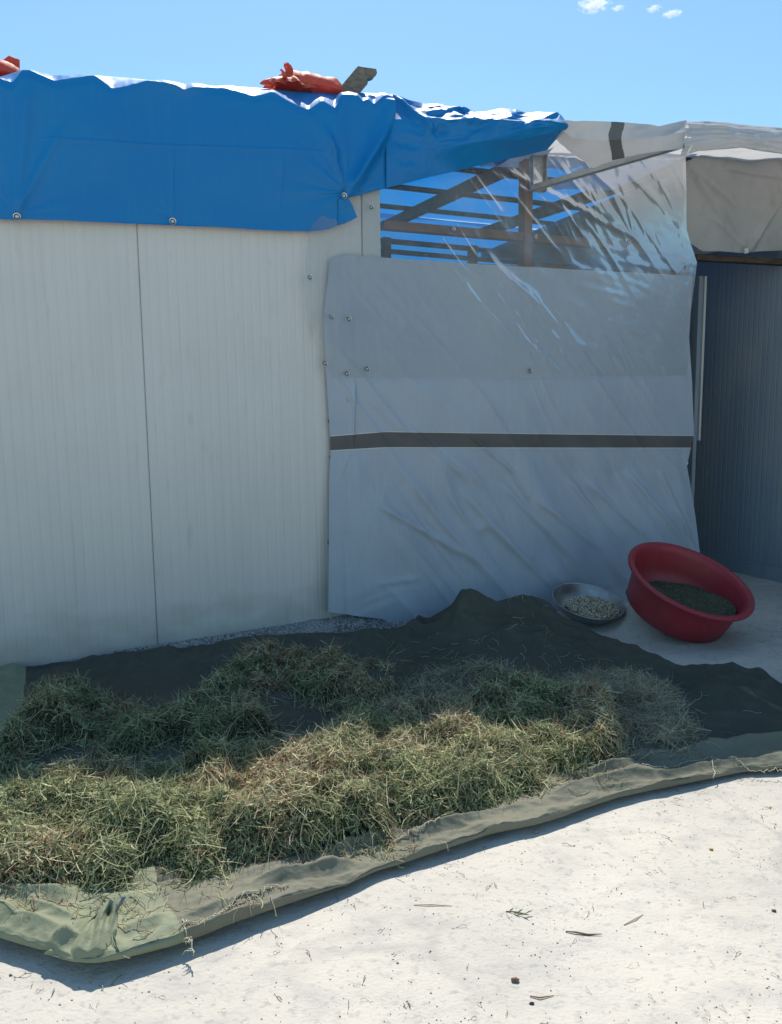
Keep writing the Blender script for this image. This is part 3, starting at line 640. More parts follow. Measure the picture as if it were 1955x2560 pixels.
# ------------------------------------------------------------ grey awning
awn = empty('grey_awning', wall(1715, 304, AW)); tag(awn, 'pale grey awning tarpaulin with a rolled front hem sagging on its bracket', 'awning')
NA = 200
front_top = [(1714, 304, AW-.06), (1760, 304, AW-.08), (1830, 309, AW-.09), (1955, 320, AW-.10), (2400, 350, AW-.10)]
roll0 = [(1713, 314, AW+.01), (1775, 316, AW+.01), (1955, 333, AW), (2400, 362, AW)]
roll1 = [(1712, 340, AW+.05), (1780, 335, AW+.05), (1955, 352, AW+.05), (2400, 380, AW+.05)]
hem = [(1700, 392, AW), (1745, 378, AW), (1850, 371, AW), (1955, 386, AW), (2400, 412, AW)]
hem2 = [(1702, 390, AW-.012), (1745, 376, AW-.012), (1850, 369, AW-.012), (1955, 384, AW-.012), (2400, 410, AW-.012)]
aw_rows = [wrow(hem2, NA), wrow(hem, NA), wrow(roll1, NA), wrow(roll0, NA), wrow(front_top, NA)]
rear = []
for i in range(NA):
    p = aw_rows[4][i]; rear.append(p-WN*(AW+.25)+np.array([0, 0, .03]))
aw_rows.append(np.array(rear)); aw_rows.append(np.array(rear)-WN*.5)
P, V = loft(aw_rows, [6, 16, 8, 8, 40, 4], NA)
Ss, Zz = sh(P); U = np.linspace(0, 1, NA)[None, :]*np.ones(P.shape[0])[:, None]; VV = V[:, None]*np.ones(NA)[None, :]
d = .012*fbm(Ss*5, VV*2+Zz*3, 71, 3)+.008*ridged(Ss*4, VV*2, 72)*(1-smooth(4, 4.2, VV))
P = P+WN*d[..., None]*(1-smooth(3.6, 4.2, VV))[..., None]; P[..., 2] += .012*fbm(Ss*4, VV*3, 73, 3)*smooth(3.8, 4.3, VV)
put(grid_obj('awning_sheet', P, M['canopy']), awn)
# side skirt between shed corner and awning corner
N2 = 160
sk_top = [(1404, 303, .54), (1480, 305, .56), (1560, 309, .57), (1620, 311, .57), (1650, 316, .60), (1680, 309, .60), (1716, 303, AW-.05)]
sk_m = [(1398, 325, .50), (1440, 345, .54), (1500, 352, .55), (1600, 345, .60), (1660, 338, .62), (1716, 330, AW+.03)]
sk_bot = [(1390, 348, .42), (1432, 385, .42), (1482, 421, .42), (1520, 404, .46), (1600, 386, .54), (1650, 378, .58), (1706, 372, AW+.02)]
sk_top, sk_m, sk_bot = [[(a, c, o+(.13 if o < AW-.08 else 0)) for a, c, o in r] for r in (sk_top, sk_m, sk_bot)]
P, V = loft([wrow(sk_bot, N2), wrow(sk_m, N2), wrow(sk_top, N2)], [26, 26], N2)
Ss, Zz = sh(P); U = np.linspace(0, 1, N2)[None, :]*np.ones(P.shape[0])[:, None]; VV = V[:, None]*np.ones(N2)[None, :]
e_ = smooth(0, .05, U)*smooth(0, .1, VV+.05)
P = P+WN*(e_*(.012*fbm(Ss*7, Zz*7, 75, 3)+streaks(Ss, Zz, math.radians(20), 16, .006, 76, .15)))[..., None]
P[-1] += [0, 0, .004]
Pxs = 977.5+F*((P-CAM) @ RT)/((P-CAM) @ FWD)
wob = 4*np.sin(Zz*40)
st = (Pxs+wob > 1524) & (Pxs+wob < 1556)
put(grid_obj('side_skirt', P, M['canopy'], keep=~st), awn); put(grid_obj('skirt_stripe', P, M['canopy_stripe'], keep=st), awn)
top_ = P[-1]; Pb, _ = loft([top_, top_-WN*.15+np.array([0, 0, .012]), top_-WN*.9+np.array([0, 0, .03])], [5, 10], N2); Pb[..., 2] += .008*fbm(Pb[..., 0]*7, Pb[..., 1]*7, 79, 2)*(np.arange(len(Pb)) > 2)[:, None]
put(grid_obj('awning_top', Pb, M['canopy']), awn)

# ------------------------------------------------------------ grey canvas hung at the right
cv = empty('hanging_canvas', wall(1830, 500, .02)); tag(cv, 'grey canvas hung from the porch lintel under the awning', 'canvas')
NC = 220
rows_px = [
 [(1746, 372), (1830, 372), (1955, 378), (2300, 395)],
 [(1744, 392), (1830, 392), (1955, 398), (2300, 410)],
 [(1711, 405), (1750, 398), (1955, 420), (2300, 430)],
 [(1710, 430), (1800, 430), (1955, 440), (2300, 450)],
 [(1714, 485), (1955, 490), (2300, 500)],
 [(1708, 560), (1955, 560), (2300, 580)],
 [(1705, 583), (1955, 590), (2300, 610)],
 [(1722, 605), (1760, 612), (1955, 612), (2300, 630)],
 [(1757, 629), (1800, 629), (1868, 632), (1900, 628), (1955, 626), (2300, 650)]]
P, V = loft([wrow(r, NC, o) for r, o in zip(rows_px, (.03, .03, .03, .03, .03, .03, .03, .03, .03))], [6, 4, 8, 14, 18, 8, 8, 8], NC)
Ss, Zz = sh(P); U = np.linspace(0, 1, NC)[None, :]*np.ones(P.shape[0])[:, None]
dsp = .016*fbm(Ss*2.5, Zz*2.5, 81, 3)+streaks(Ss, Zz, math.radians(-50), 6, .010, 82, .15)
for (a, c, am, wd) in (((1718, 420), (1800, 560), .020, .025), ((1718, 420), (1830, 520), .014, .02), ((1868, 628), (1970, 460), .035, .022), ((1868, 628), (1760, 540), .012, .02), ((1868, 628), (1800, 520), .01, .015), ((1800, 425), (1960, 450), .012, .012)):
    dsp += crease(Ss, Zz, a, c, am, wd)
P = P+WN*dsp[..., None]
put(grid_obj('cloth', P, M['canvas_grey'], solid=.003), cv)
for q in ((1718, 420), (1711, 583), (1747, 619)): screw(q[0], q[1], surf_off(q[0], q[1], P)+.004, cv)
pt_ = wall(1866, 627, .06); b = MB(); b.box(pt_, WD*.016+np.array([0, 0, .004]), WN*.006, np.array([0, 0, .018])-WD*.004); b.box(pt_+WN*.006+WD*.002, WD*.006, WN*.005, np.array([0, 0, .008]))
put(b.build('clip', M['trim'], bevel=.002), cv)

# ------------------------------------------------------------ things on the roof
def sack(name_lbl, px0, px1, ptop, pbase, off, knot=None, seed=0, lean=0):
    c0 = wall((px0+px1)/2, pbase, off); rt = empty('sack', c0); tag(rt, name_lbl, 'sack', 'orange sacks weighing down the roof tarpaulin')
    L_ = np.linalg.norm(wall(px1, pbase, off)-wall(px0, pbase, off))/2; hh = (wall((px0+px1)/2, ptop, off)[2]-c0[2])
    nu, nv = 96, 48
    u = np.linspace(0, 2*math.pi, nu); v = np.linspace(-math.pi/2, math.pi/2, nv); Uu, Vv = np.meshgrid(u, v)
    x = np.sin(Vv); r = np.cos(Vv)**.6
    n = fbm(x*3+seed, Uu*1.0*0+np.cos(Uu)*2+np.sin(Uu), seed+90, 4)
    yy = r*np.cos(Uu); zz = r*np.sin(Uu)
    zz = np.where(zz < 0, zz*.25, zz)*(1+.12*n+lean*x)
    P_ = c0+WD*(x*L_)[..., None]+WN*(yy*L_*.62*(1+.08*n))[..., None]+np.array([0, 0, 1.])*(zz*hh*1.02)[..., None]
    put(grid_obj('sack_body', P_, M['orange']), rt)
    return rt
s1 = sack('orange sack at the left edge of the photo lying on the blue roof edge', -120, 60, 150, 190, -.30, seed=1)
b = MB(); q = wall(28, 158, -.30); b.tube([q-WD*.03-[0, 0, .01], q, q+WD*.025+[0, 0, .004], q+WD*.032-[0, 0, .03]], [.02, .036, .026, .006], 10)
put(b.build('sack_ear', M['orange'], sm=True), s1)
s2 = sack('orange sack with a tied upright knot lying beside the plank', 690, 862, 190, 232, -.22, seed=4, lean=.05)
# gathered neck and knot
kb = wall(728, 226, -.16); kr = math.dist(wall(670, 230, -.16), wall(728, 230, -.16))
nu, nv = 110, 26; V_ = []
zt = wall(728, 160, -.16)[2]-kb[2]
for j in range(nv):
    t = j/(nv-1)
    prof = np.interp(t, [0, .18, .38, .5, .58, .75, .92, 1], [1.0, .82, .45, .17, .16, .24, .22, .06]); row = []
    for i in range(nu):
        a = 2*math.pi*i/(nu-1); pl = 1+.22*math.sin(a*9+2*math.sin(a*2))*(.4+.6*(t < .55))+.12*math.sin(a*17+1)
        r = kr*prof*pl
        row.append(kb+WD*(r*math.cos(a)*(1.05 if t < .5 else .62)-kr*.06*math.sin(t*7)-.02*(t > .5)*t)+WN*(r*math.sin(a)*.75)+np.array([0, 0, zt*t*(1+.02*math.sin(a*5))]))
    V_.append(row)
put(grid_obj('knot', np.array(V_), M['orange']), s2)
b = MB(); q = wall(712, 196, -.10); b.tube([q, q+[0, 0, .03]-WD*.008, q+[0, 0, .045]-WD*.02, q+[0, 0, .038]-WD*.028], [.012, .009, .006, .002], 8); put(b.build('knot_end', M['orange'], sm=True), s2)
# notched plank
pk = empty('plank', wall(880, 232, -.2)); tag(pk, 'weathered notched plank sticking up over the roof edge beside the sack', 'plank')
poly = [(846, 234), (862, 205), (875, 190), (890, 172), (896, 166), (904, 168), (940, 173), (942, 182), (938, 190), (931, 194), (920, 195), (915, 199), (919, 204), (918, 210), (905, 225), (897, 236), (880, 262), (830, 262)]
f_ = [wall(a, c, -.13) for a, c in poly]; k_ = [p-WN*.045 for p in f_]; n = len(poly)
b = MB(); b.add(f_+k_, [tuple(range(n)), tuple(range(2*n-1, n-1, -1))]+[(i, (i+1) % n, n+(i+1) % n, n+i) for i in range(n)])
put(b.build('board', M['plank'], bevel=.002), pk)

# ------------------------------------------------------------ gravel bank along the wall
def hits(poly, x, y):
    inside = np.zeros(x.shape, bool); n = len(poly)
    for i in range(n):
        x0, y0 = poly[i]; x1, y1 = poly[(i+1) % n]
        c = ((y0 > y) != (y1 > y)) & (x < (x1-x0)*(y-y0)/(y1-y0+1e-12)+x0); inside ^= c
    return inside
def edge_dist(poly, x, y):
    d = np.full(x.shape, 9.0); n = len(poly)
    for i in range(n):
        a = np.array(poly[i]); b_ = np.array(poly[(i+1) % n]); ab = b_-a
        t = np.clip(((x-a[0])*ab[0]+(y-a[1])*ab[1])/(ab @ ab+1e-12), 0, 1)
        d = np.minimum(d, np.hypot(x-a[0]-t*ab[0], y-a[1]-t*ab[1]))
    return d
sg = np.linspace(S(-300, 1690), S(1160, 1550), 260); og = np.linspace(-.02, .42, 60)
SG, OG = np.meshgrid(sg, og)
hb = np.interp(SG, [S(60, 1690), S(300, 1640), S(820, 1586), S(880, 1580), S(1000, 1570), S(1160, 1550)], [.02, .055, .10, .115, .06, .02])
hg = hb*np.exp(-(OG/.24)**2)*(1+.15*fbm(SG*4, OG*4, 95, 3))+.006*fbm(SG*22, OG*22, 96, 3)-.012*smooth(.3, .42, OG)
PG = A0+WD*SG[..., None]+WN*OG[..., None]; PG[..., 2] = hg
gb = tag(grid_obj('gravel_bank', PG, M['gravel']), 'bank of loose grey gravel heaped against the foot of the panels', 'gravel', kind='stuff')
def scatter_stones(name, pos, rad, cols, matl, flat=.7):
    base = np.array([(1, 0, 0), (-1, 0, 0), (0, 1, 0), (0, -1, 0), (0, 0, 1), (0, 0, -1)], float)
    fc = np.array([(0, 2, 4), (2, 1, 4), (1, 3, 4), (3, 0, 4), (2, 0, 5), (1, 2, 5), (3, 1, 5), (0, 3, 5)])
    n = len(pos); jit = RNG.uniform(.6, 1.2, (n, 6, 1)); th = RNG.uniform(0, 6.28, n); c, s_ = np.cos(th), np.sin(th)
    B = base[None]*jit+RNG.normal(0, .12, (n, 6, 3))
    x = B[..., 0]*c[:, None]-B[..., 1]*s_[:, None]; y = B[..., 0]*s_[:, None]+B[..., 1]*c[:, None]
    B = np.stack([x*1.25, y*.9, B[..., 2]*flat], -1)*rad[:, None, None]
    V_ = (pos[:, None]+B).reshape(-1, 3); F_ = (fc[None]+6*np.arange(n)[:, None, None]).reshape(-1, 3)
    o = link_mesh(name, V_, F_, matl, smoothsh=False)
    at = o.data.attributes.new('col', 'FLOAT_COLOR', 'POINT'); at.data.foreach_set('color', np.repeat(np.concatenate([cols, np.ones((n, 1))], 1), 6, 0).astype(np.float32).ravel())
    return o
n = 16000; si = RNG.uniform(sg[0], sg[-1], n); oi = np.abs(RNG.normal(0, .15, n)); oi = oi[oi < .4]; si = si[:len(oi)]; n = len(oi)
zi = np.interp(si, sg, hb[0])*np.exp(-(oi/.24)**2)
pos = A0+WD*si[:, None]+WN*oi[:, None]; pos[:, 2] = zi+.002
gcol = RNG.uniform(.12, .52, (n, 1))*np.array([1, .985, .95])
tag(scatter_stones('gravel', pos, RNG.uniform(.003, .009, n), gcol, M['bits']), 'loose grey gravel chips on the bank along the wall', 'gravel chips', kind='stuff')

# ------------------------------------------------------------ olive ground canvas
NG = 620
can = empty('ground_canvas', ground(900, 1950)); tag(can, 'large olive green canvas spread over the ground with its edges rolled', 'canvas')
backe = [(-250, 1690, .03), (0, 1675, .03), (60, 1672, .03), (350, 1632, .07), (600, 1602, .09), (800, 1588, .09), (1000, 1572, .09), (1060, 1552, .12), (1130, 1512, .20), (1150, 1487, .26), (1183, 1478, .28), (1240, 1505, .22), (1268, 1497, .23), (1300, 1487, .25), (1345, 1495, .22), (1400, 1540, .12), (1480, 1580, .05), (1560, 1610, .03), (1620, 1640, .03), (1700, 1668, .03), (1800, 1676, .035), (1900, 1692, .04), (1955, 1712, .03), (2250, 1770, .03)]
inner = [(-250, 1790, .02), (0, 1760, .02), (300, 1720, .03), (600, 1665, .035), (900, 1645, .04), (1100, 1650, .05), (1250, 1650, .05), (1400, 1670, .02), (1600, 1720, .015), (1800, 1760, .015), (1955, 1785, .015), (2250, 1840, .015)]
finner = [(-250, 2215, .04), (0, 2235, .04), (250, 2235, .04), (400, 2215, .035), (700, 2160, .03), (1000, 2075, .03), (1200, 2020, .03), (1400, 1950, .03), (1600, 1893, .03), (1800, 1862, .03), (1955, 1850, .03), (2250, 1810, .03)]
crest = [(-250, 2285, .06), (0, 2300, .07), (120, 2320, .075), (250, 2340, .075), (428, 2310, .07), (595, 2262, .065), (714, 2228, .075), (875, 2168, .075), (1000, 2130, .075), (1114, 2092, .075), (1227, 2052, .07), (1398, 2008, .06), (1546, 1965, .06), (1739, 1928, .055), (1853, 1908, .05), (1955, 1898, .05), (2250, 1860, .05)]
outer = [(-250, 2300, .035), (0, 2345, .04), (60, 2363, .045), (125, 2381, .045), (179, 2405, .05), (238, 2408, .05), (298, 2399, .045), (428, 2366, .035), (506, 2339, .03), (595, 2303, .04), (714, 2262, .035), (803, 2232, .035), (875, 2208, .04), (940, 2178, .04), (1000, 2161, .04), (1114, 2122, .04), (1227, 2085, .035), (1341, 2062, .03), (1398, 2045, .03), (1483, 2014, .025), (1546, 1994, .02), (1625, 1977, .02), (1739, 1954, .02), (1853, 1931, .02), (1955, 1920, .02), (2250, 1880, .02)]
xsG = np.linspace(-250, 2250, NG)
def gx_row(pts, soft=0):
    r = interp_x(pts, xsG)
    if soft:
        k = np.ones(soft)/soft
        for c in (1, 2): r[:, c] = np.convolve(np.pad(r[:, c], soft//2, 'edge'), k, 'valid')[:NG]
    return np.array([ground(*q) for q in r])
crest = [(a, c, h*.62) for a, c, h in crest]; outer = [(a, c, h*.5) for a, c, h in outer]
_o = np.array(outer); crest = [(a, c-(15-6*smooth(200, 1500, a)), h+.006+.004*math.sin(a*.011)) for a, c, h in outer]
G = [gx_row(backe, 5), gx_row(inner, 15), gx_row(finner, 25), gx_row(crest, 9), gx_row(outer, 5)]
r0 = G[0]+np.array([.0, .10, 0]); r0[:, 2] = .0
ru = G[4]+np.array([-.02, .06, 0]); ru[:, 2] = np.maximum(.006, G[4][:, 2]*.3)
ru2 = G[4]+np.array([-.05, .22, 0]); ru2[:, 2] = .008
P, V = loft([r0, G[0], G[1], G[2], G[3], G[4], ru, ru2], [4, 44, 90, 50, 14, 4, 4], NG)
# round the roll a little
VV = V[:, None]*np.ones(NG)[None, :]; XXp = xsG[None, :]*np.ones(len(V))[:, None]
x_, y_ = P[..., 0], P[..., 1]
def gcrease(p0, p1, amp, wd, sharp=1.4, taper=True):
    a = ground(*p0)[:2]; c = ground(*p1)[:2]; ab = c-a; t = np.clip(((x_-a[0])*ab[0]+(y_-a[1])*ab[1])/(ab @ ab), 0, 1)
    d = np.hypot(x_-a[0]-t*ab[0], y_-a[1]-t*ab[1]); k = np.clip(1-d/wd, 0, 1)**sharp
    return amp*k*(np.sin(np.clip(t, 0.04, .96)*math.pi)**.5 if taper else 1)
dz = np.zeros_like(x_)
fl = smooth(1.05, 1.3, VV)*(1-smooth(4.8, 5, VV))
dz += fl*(.010*fbm(x_*3, y_*3, 101, 3)+.010*ridged(x_*2.2+y_*1.2, y_*5-x_, 103)*.8)
edge_ = smooth(2.6, 3.2, VV)*(1-smooth(4.6, 5.0, VV))
dz += edge_*(.003*ridged(x_*5, y_*9, 105)+.003*fbm(x_*11, y_*11, 106, 3))
hump = smooth(.98, 1.05, VV)*(1-smooth(1.7, 2.1, VV))
dz += hump*.026*(ridged(x_*4, y_*3, 107))
feat = [((1150, 1500), (960, 1690), .05, .06), ((1060, 1560), (1130, 1500), .04, .04), ((1200, 1500), (1130, 1640), .035, .06), ((1300, 1500), (1420, 1640), .03, .08), ((1180, 1560), (1260, 1500), -.03, .04),
        ((620, 1612), (1040, 1590), .03, .035), ((60, 1690), (580, 1620), .02, .03),
        ((1560, 1700), (1955, 1760), .018, .05), ((1600, 1790), (1955, 1800), .016, .05), ((1700, 1680), (2000, 1730), .03, .05),
        ((1380, 2010), (1640, 1945), .045, .05), ((1450, 1960), (1600, 1930), .035, .035), ((1560, 1900), (1960, 1868), .03, .05), ((1600, 1960), (1955, 1912), .025, .03),
        ((780, 2200), (880, 2185), .022, .03), ((620, 2250), (860, 2190), .035, .03), ((820, 2160), (1000, 2110), .03, .03), ((1000, 2130), (1220, 2060), .03, .03), ((430, 2340), (620, 2280), .02, .03),
        ((150, 2385), (300, 2392), .015, .02), ((0, 2290), (180, 2275), .04, .05), ((20, 2330), (170, 2372), .03, .04),
        ((60, 2300), (200, 2350), .035, .035), ((310, 2360), (420, 2330), .02, .03), ((130, 2390), (190, 2384), .03, .03), ((-60, 2300), (60, 2330), .03, .04)]
for f_ in feat: dz += gcrease(*f_)*smooth(0.9, 1.0, VV)*(1-smooth(4.9, 5.2, VV))
P[..., 2] = P[..., 2]+dz
ed = ground(1955, 1920)[:2]-ground(0, 2345)[:2]; ed /= np.linalg.norm(ed); ea = x_*ed[0]+y_*ed[1]; eb = -x_*ed[1]+y_*ed[0]
def rl(fa, fb, sd, pw=4, lo=-.2, hi=.4): return (1-np.abs(vnoise(ea*fa, eb*fb+.5*vnoise(ea*2, eb*2, sd+1), sd)))**pw*smooth(lo, hi, vnoise(ea*1.3, eb*3, sd+2))
dz2 = edge_*(.020*rl(1.3, 8, 140, 7)+.012*rl(2.6, 15, 143, 7)+.006*rl(7, 9, 147, 5, 0, .5))+fl*(1-edge_)*(.032*rl(.9, 2.6, 150, 7)+.018*rl(2.2, 4.5, 153, 7))
gf_ = ground(225, 2340)[:2]; nf_ = 1-np.exp(-((x_-gf_[0])**2+(y_-gf_[1])**2)/.10**2); dz2 = dz2*nf_; dz = dz*nf_; P[..., 2] = P[..., 2]-0
dz2 += nf_*edge_*(.004*(ridged(x_*7+y_*3, y_*13-x_*5, 124)-.3)+.0016*ridged(x_*16, y_*22, 121)+.0008*ridged(x_*40, y_*46, 122))+fl*.0025*ridged(x_*13+y_*4, y_*15, 123)
P[..., 2] = np.maximum(P[..., 2]+dz2, bumps(x_, y_)+.008)
CANP = P.copy()
# two fabrics: paler green corner piece sewn on at the left front
def proj_px(Q):
    d = Q-CAM; z = d @ FWD; return 977.5+F*(d @ RT)/z, 1280-F*(d @ UP)/z
qx, qy = proj_px(P)
seamx = np.interp(qy, [2150, 2250, 2290, 2325, 2360, 2420], [380, 405, 438, 458, 480, 500])
pale = ((VV > 2.0) & (qy > 2150) & (qx < seamx)) | ((qx < 58+6*np.sin(qy*.02)) & (qy < 2000) & (VV > .95))
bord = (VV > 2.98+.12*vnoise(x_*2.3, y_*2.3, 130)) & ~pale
put(grid_obj('canvas_sheet', P, M['olive'], keep=~pale & ~bord), can); put(grid_obj('turned_edge', P, M['olive_edge_lit'], keep=bord), can); put(grid_obj('corner_piece', P, M['olive_pale'], keep=pale), can)
# lookup of canvas height for things lying on it
from mathutils.kdtree import KDTree
kd = KDTree(P.shape[0]*P.shape[1]//2+1); fl_ = P.reshape(-1, 3)[::2]
for i, q in enumerate(fl_): kd.insert((q[0], q[1], 0), i)
kd.balance()
def can_h(x, y):
    r = kd.find_n((x, y, 0), 3); return max(fl_[i][2] for _, i, _ in r)
FT = interp_row([(236, 2292, .085), (262, 2256, .135), (277, 2243, .155), (288, 2249, .15), (294, 2258, .14)], 90)
F1 = interp_row([(200, 2320, .062), (222, 2300, .105), (240, 2288, .095), (256, 2276, .14), (272, 2282, .10), (284, 2276, .13), (294, 2290, .10)], 90)
F2 = interp_row([(150, 2352, .05), (184, 2352, .055), (214, 2322, .11), (230, 2342, .082), (250, 2312, .12), (268, 2340, .082), (291, 2318, .09)], 90)
F3 = interp_row([(120, 2378, .045), (170, 2376, .04), (196, 2364, .085), (220, 2380, .066), (240, 2366, .085), (258, 2376, .064), (287, 2350, .06)], 90)
F4 = interp_row([(110, 2384, .03), (170, 2402, .03), (192, 2402, .04), (222, 2406, .03), (238, 2404, .038), (262, 2396, .03), (292, 2380, .035)], 90)
FR = [np.array([ground(q[0], q[1], q[2]*.72) for q in r]) for r in (FT, F1, F2, F3, F4)]
PF, _ = loft(FR, [14, 14, 14, 10], 90)
for k_ in range(4):
    PF[1:-1, 1:-1] = (PF[1:-1, 1:-1]*2+PF[:-2, 1:-1]+PF[2:, 1:-1]+PF[1:-1, :-2]+PF[1:-1, 2:])/6
PF[..., 2] = .02+(PF[..., 2]-.02)*.95
put(grid_obj('standing_fold', PF, M['olive_pale'], solid=.003), can)
# seams, fraying, stitches
def ribbon_line(px_pts, h, wob, n, wd, name, matl, parent, loops=0):
    r = interp_row([(a, c) for a, c in px_pts], n); b = MB(); pts = []
    for i, (a, c) in enumerate(r):
        g_ = ground(a+RNG.normal()*wob, c+RNG.normal()*wob, h); g_[2] = can_h(g_[0], g_[1])+.004; pts.append(g_)
    b.tube(pts, wd, 5)
    for k in range(loops):
        i = RNG.integers(0, n); p = pts[i]; d = np.array([RNG.normal()*.006, -abs(RNG.normal())*.006-.002, 0]); e = d+[RNG.normal()*.004, -.003, -.003]
        b.tube([p, p+d+[0, 0, .006], p+e], [wd*.8, wd*.6, wd*.3], 4)
    return put(b.build(name, matl, sm=True), parent)
ribbon_line([(462, 2290), (500, 2290), (560, 2262), (600, 2235), (660, 2210), (720, 2200)], .06, 2.2, 60, .0015, 'frayed_edge', M['thread'], can, 40)
ribbon_line([(458, 2288), (462, 2310), (478, 2330), (484, 2346)], .06, 2, 26, .0016, 'frayed_edge', M['thread'], can, 14)
ribbon_line([(1400, 1955), (1480, 1940), (1560, 1925), (1650, 1912), (1720, 1895), (1780, 1888), (1850, 1898), (1880, 1908), (1955, 1906)], .05, 1.6, 110, .0015, 'frayed_edge', M['thread'], can, 36)
ribbon_line([(1785, 1892), (1780, 1905), (1790, 1918), (1784, 1925)], .05, 1, 12, .002, 'frayed_edge', M['thread'], can, 2)
ribbon_line([(740, 2165), (900, 2120), (1000, 2092), (1100, 2060)], .05, 1.6, 50, .0015, 'frayed_edge', M['thread'], can, 26)
for i, t in enumerate(np.linspace(0, 1, 16)):
    a = 478+t*(640-478); c = 2302-(t**1.1)*78; e0 = ground(a, c, .06); e1 = ground(a+7, c-3.2, .06)
    for e in (e0, e1): e[2] = can_h(e[0], e[1])+.003
    b = MB(); b.tube([e0, (e0+e1)/2+[0, 0, .001], e1], .0014, 4); put(b.build('stitch', M['thread']), can)
# twig sticking through the fold
b = MB(); e0 = ground(291, 2278, .10); e1 = ground(310, 2242, .14); b.tube([e0, (e0+e1)/2, e1], [.003, .0035, .005], 6); put(b.build('tie', M['dark_trim'], sm=True), can)

# ------------------------------------------------------------ heaps of cut green plants
def gp(pts, h=.06): return [tuple(ground(a, c, h)[:2]) for a, c in pts]
lit_poly = gp([(-300, 2170), (-200, 2255), (0, 2268), (60, 2262), (150, 2240), (250, 2255), (350, 2243), (400, 2225), (520, 2210), (600, 2172), (700, 2150), (800, 2132), (900, 2108), (985, 2108), (1010, 2065), (1090, 2052), (1200, 2022), (1300, 1995), (1385, 1960), (1385, 1930), (1440, 1932), (1530, 1908), (1600, 1890), (1580, 1850), (1575, 1790), (1500, 1760), (1430, 1722), (1330, 1700), (1180, 1705), (1120, 1760), (1020, 1755), (900, 1770), (830, 1790), (790, 1840), (660, 1845), (520, 1870), (400, 1900), (200, 1935), (0, 1960), (-300, 2000)])
dark_poly = gp([(-300, 1900), (-100, 1870), (10, 1810), (50, 1745), (180, 1712), (290, 1730), (400, 1755), (500, 1712), (555, 1670), (570, 1625), (700, 1625), (760, 1628), (850, 1652), (980, 1655), (1030, 1690), (1000, 1760), (900, 1790), (800, 1790), (760, 1770), (700, 1730), (690, 1790), (760, 1850), (640, 1850), (520, 1870), (430, 1850), (330, 1900), (210, 1900), (190, 1860), (120, 1870), (60, 1920), (-100, 1960), (-300, 2010)])
straw_poly = gp([(1000, 1680), (1060, 1665), (1130, 1655), (1190, 1640), (1290, 1655), (1400, 1685), (1480, 1665), (1560, 1665), (1640, 1685), (1690, 1705), (1720, 1770), (1762, 1835), (1740, 1872), (1640, 1885), (1560, 1890), (1480, 1900), (1400, 1850), (1200, 1780), (1040, 1770), (960, 1740)])
def heap_field(poly, base, amp, seed, fall):
    def f(x, y):
        inside = hits(poly, x, y); d = edge_dist(poly, x, y)
        e = smooth(0, fall, d)
        h = (base+amp*fbm(x*3.6, y*3.6, seed, 3, .55)+amp*.65*fbm(x*12, y*13, seed+5, 2)-amp*1.3*smooth(.30, .7, vnoise(x*6.5, y*7.5, seed+8)))*e
        return np.where(inside, np.maximum(h, .006), 0), inside, d
    return f
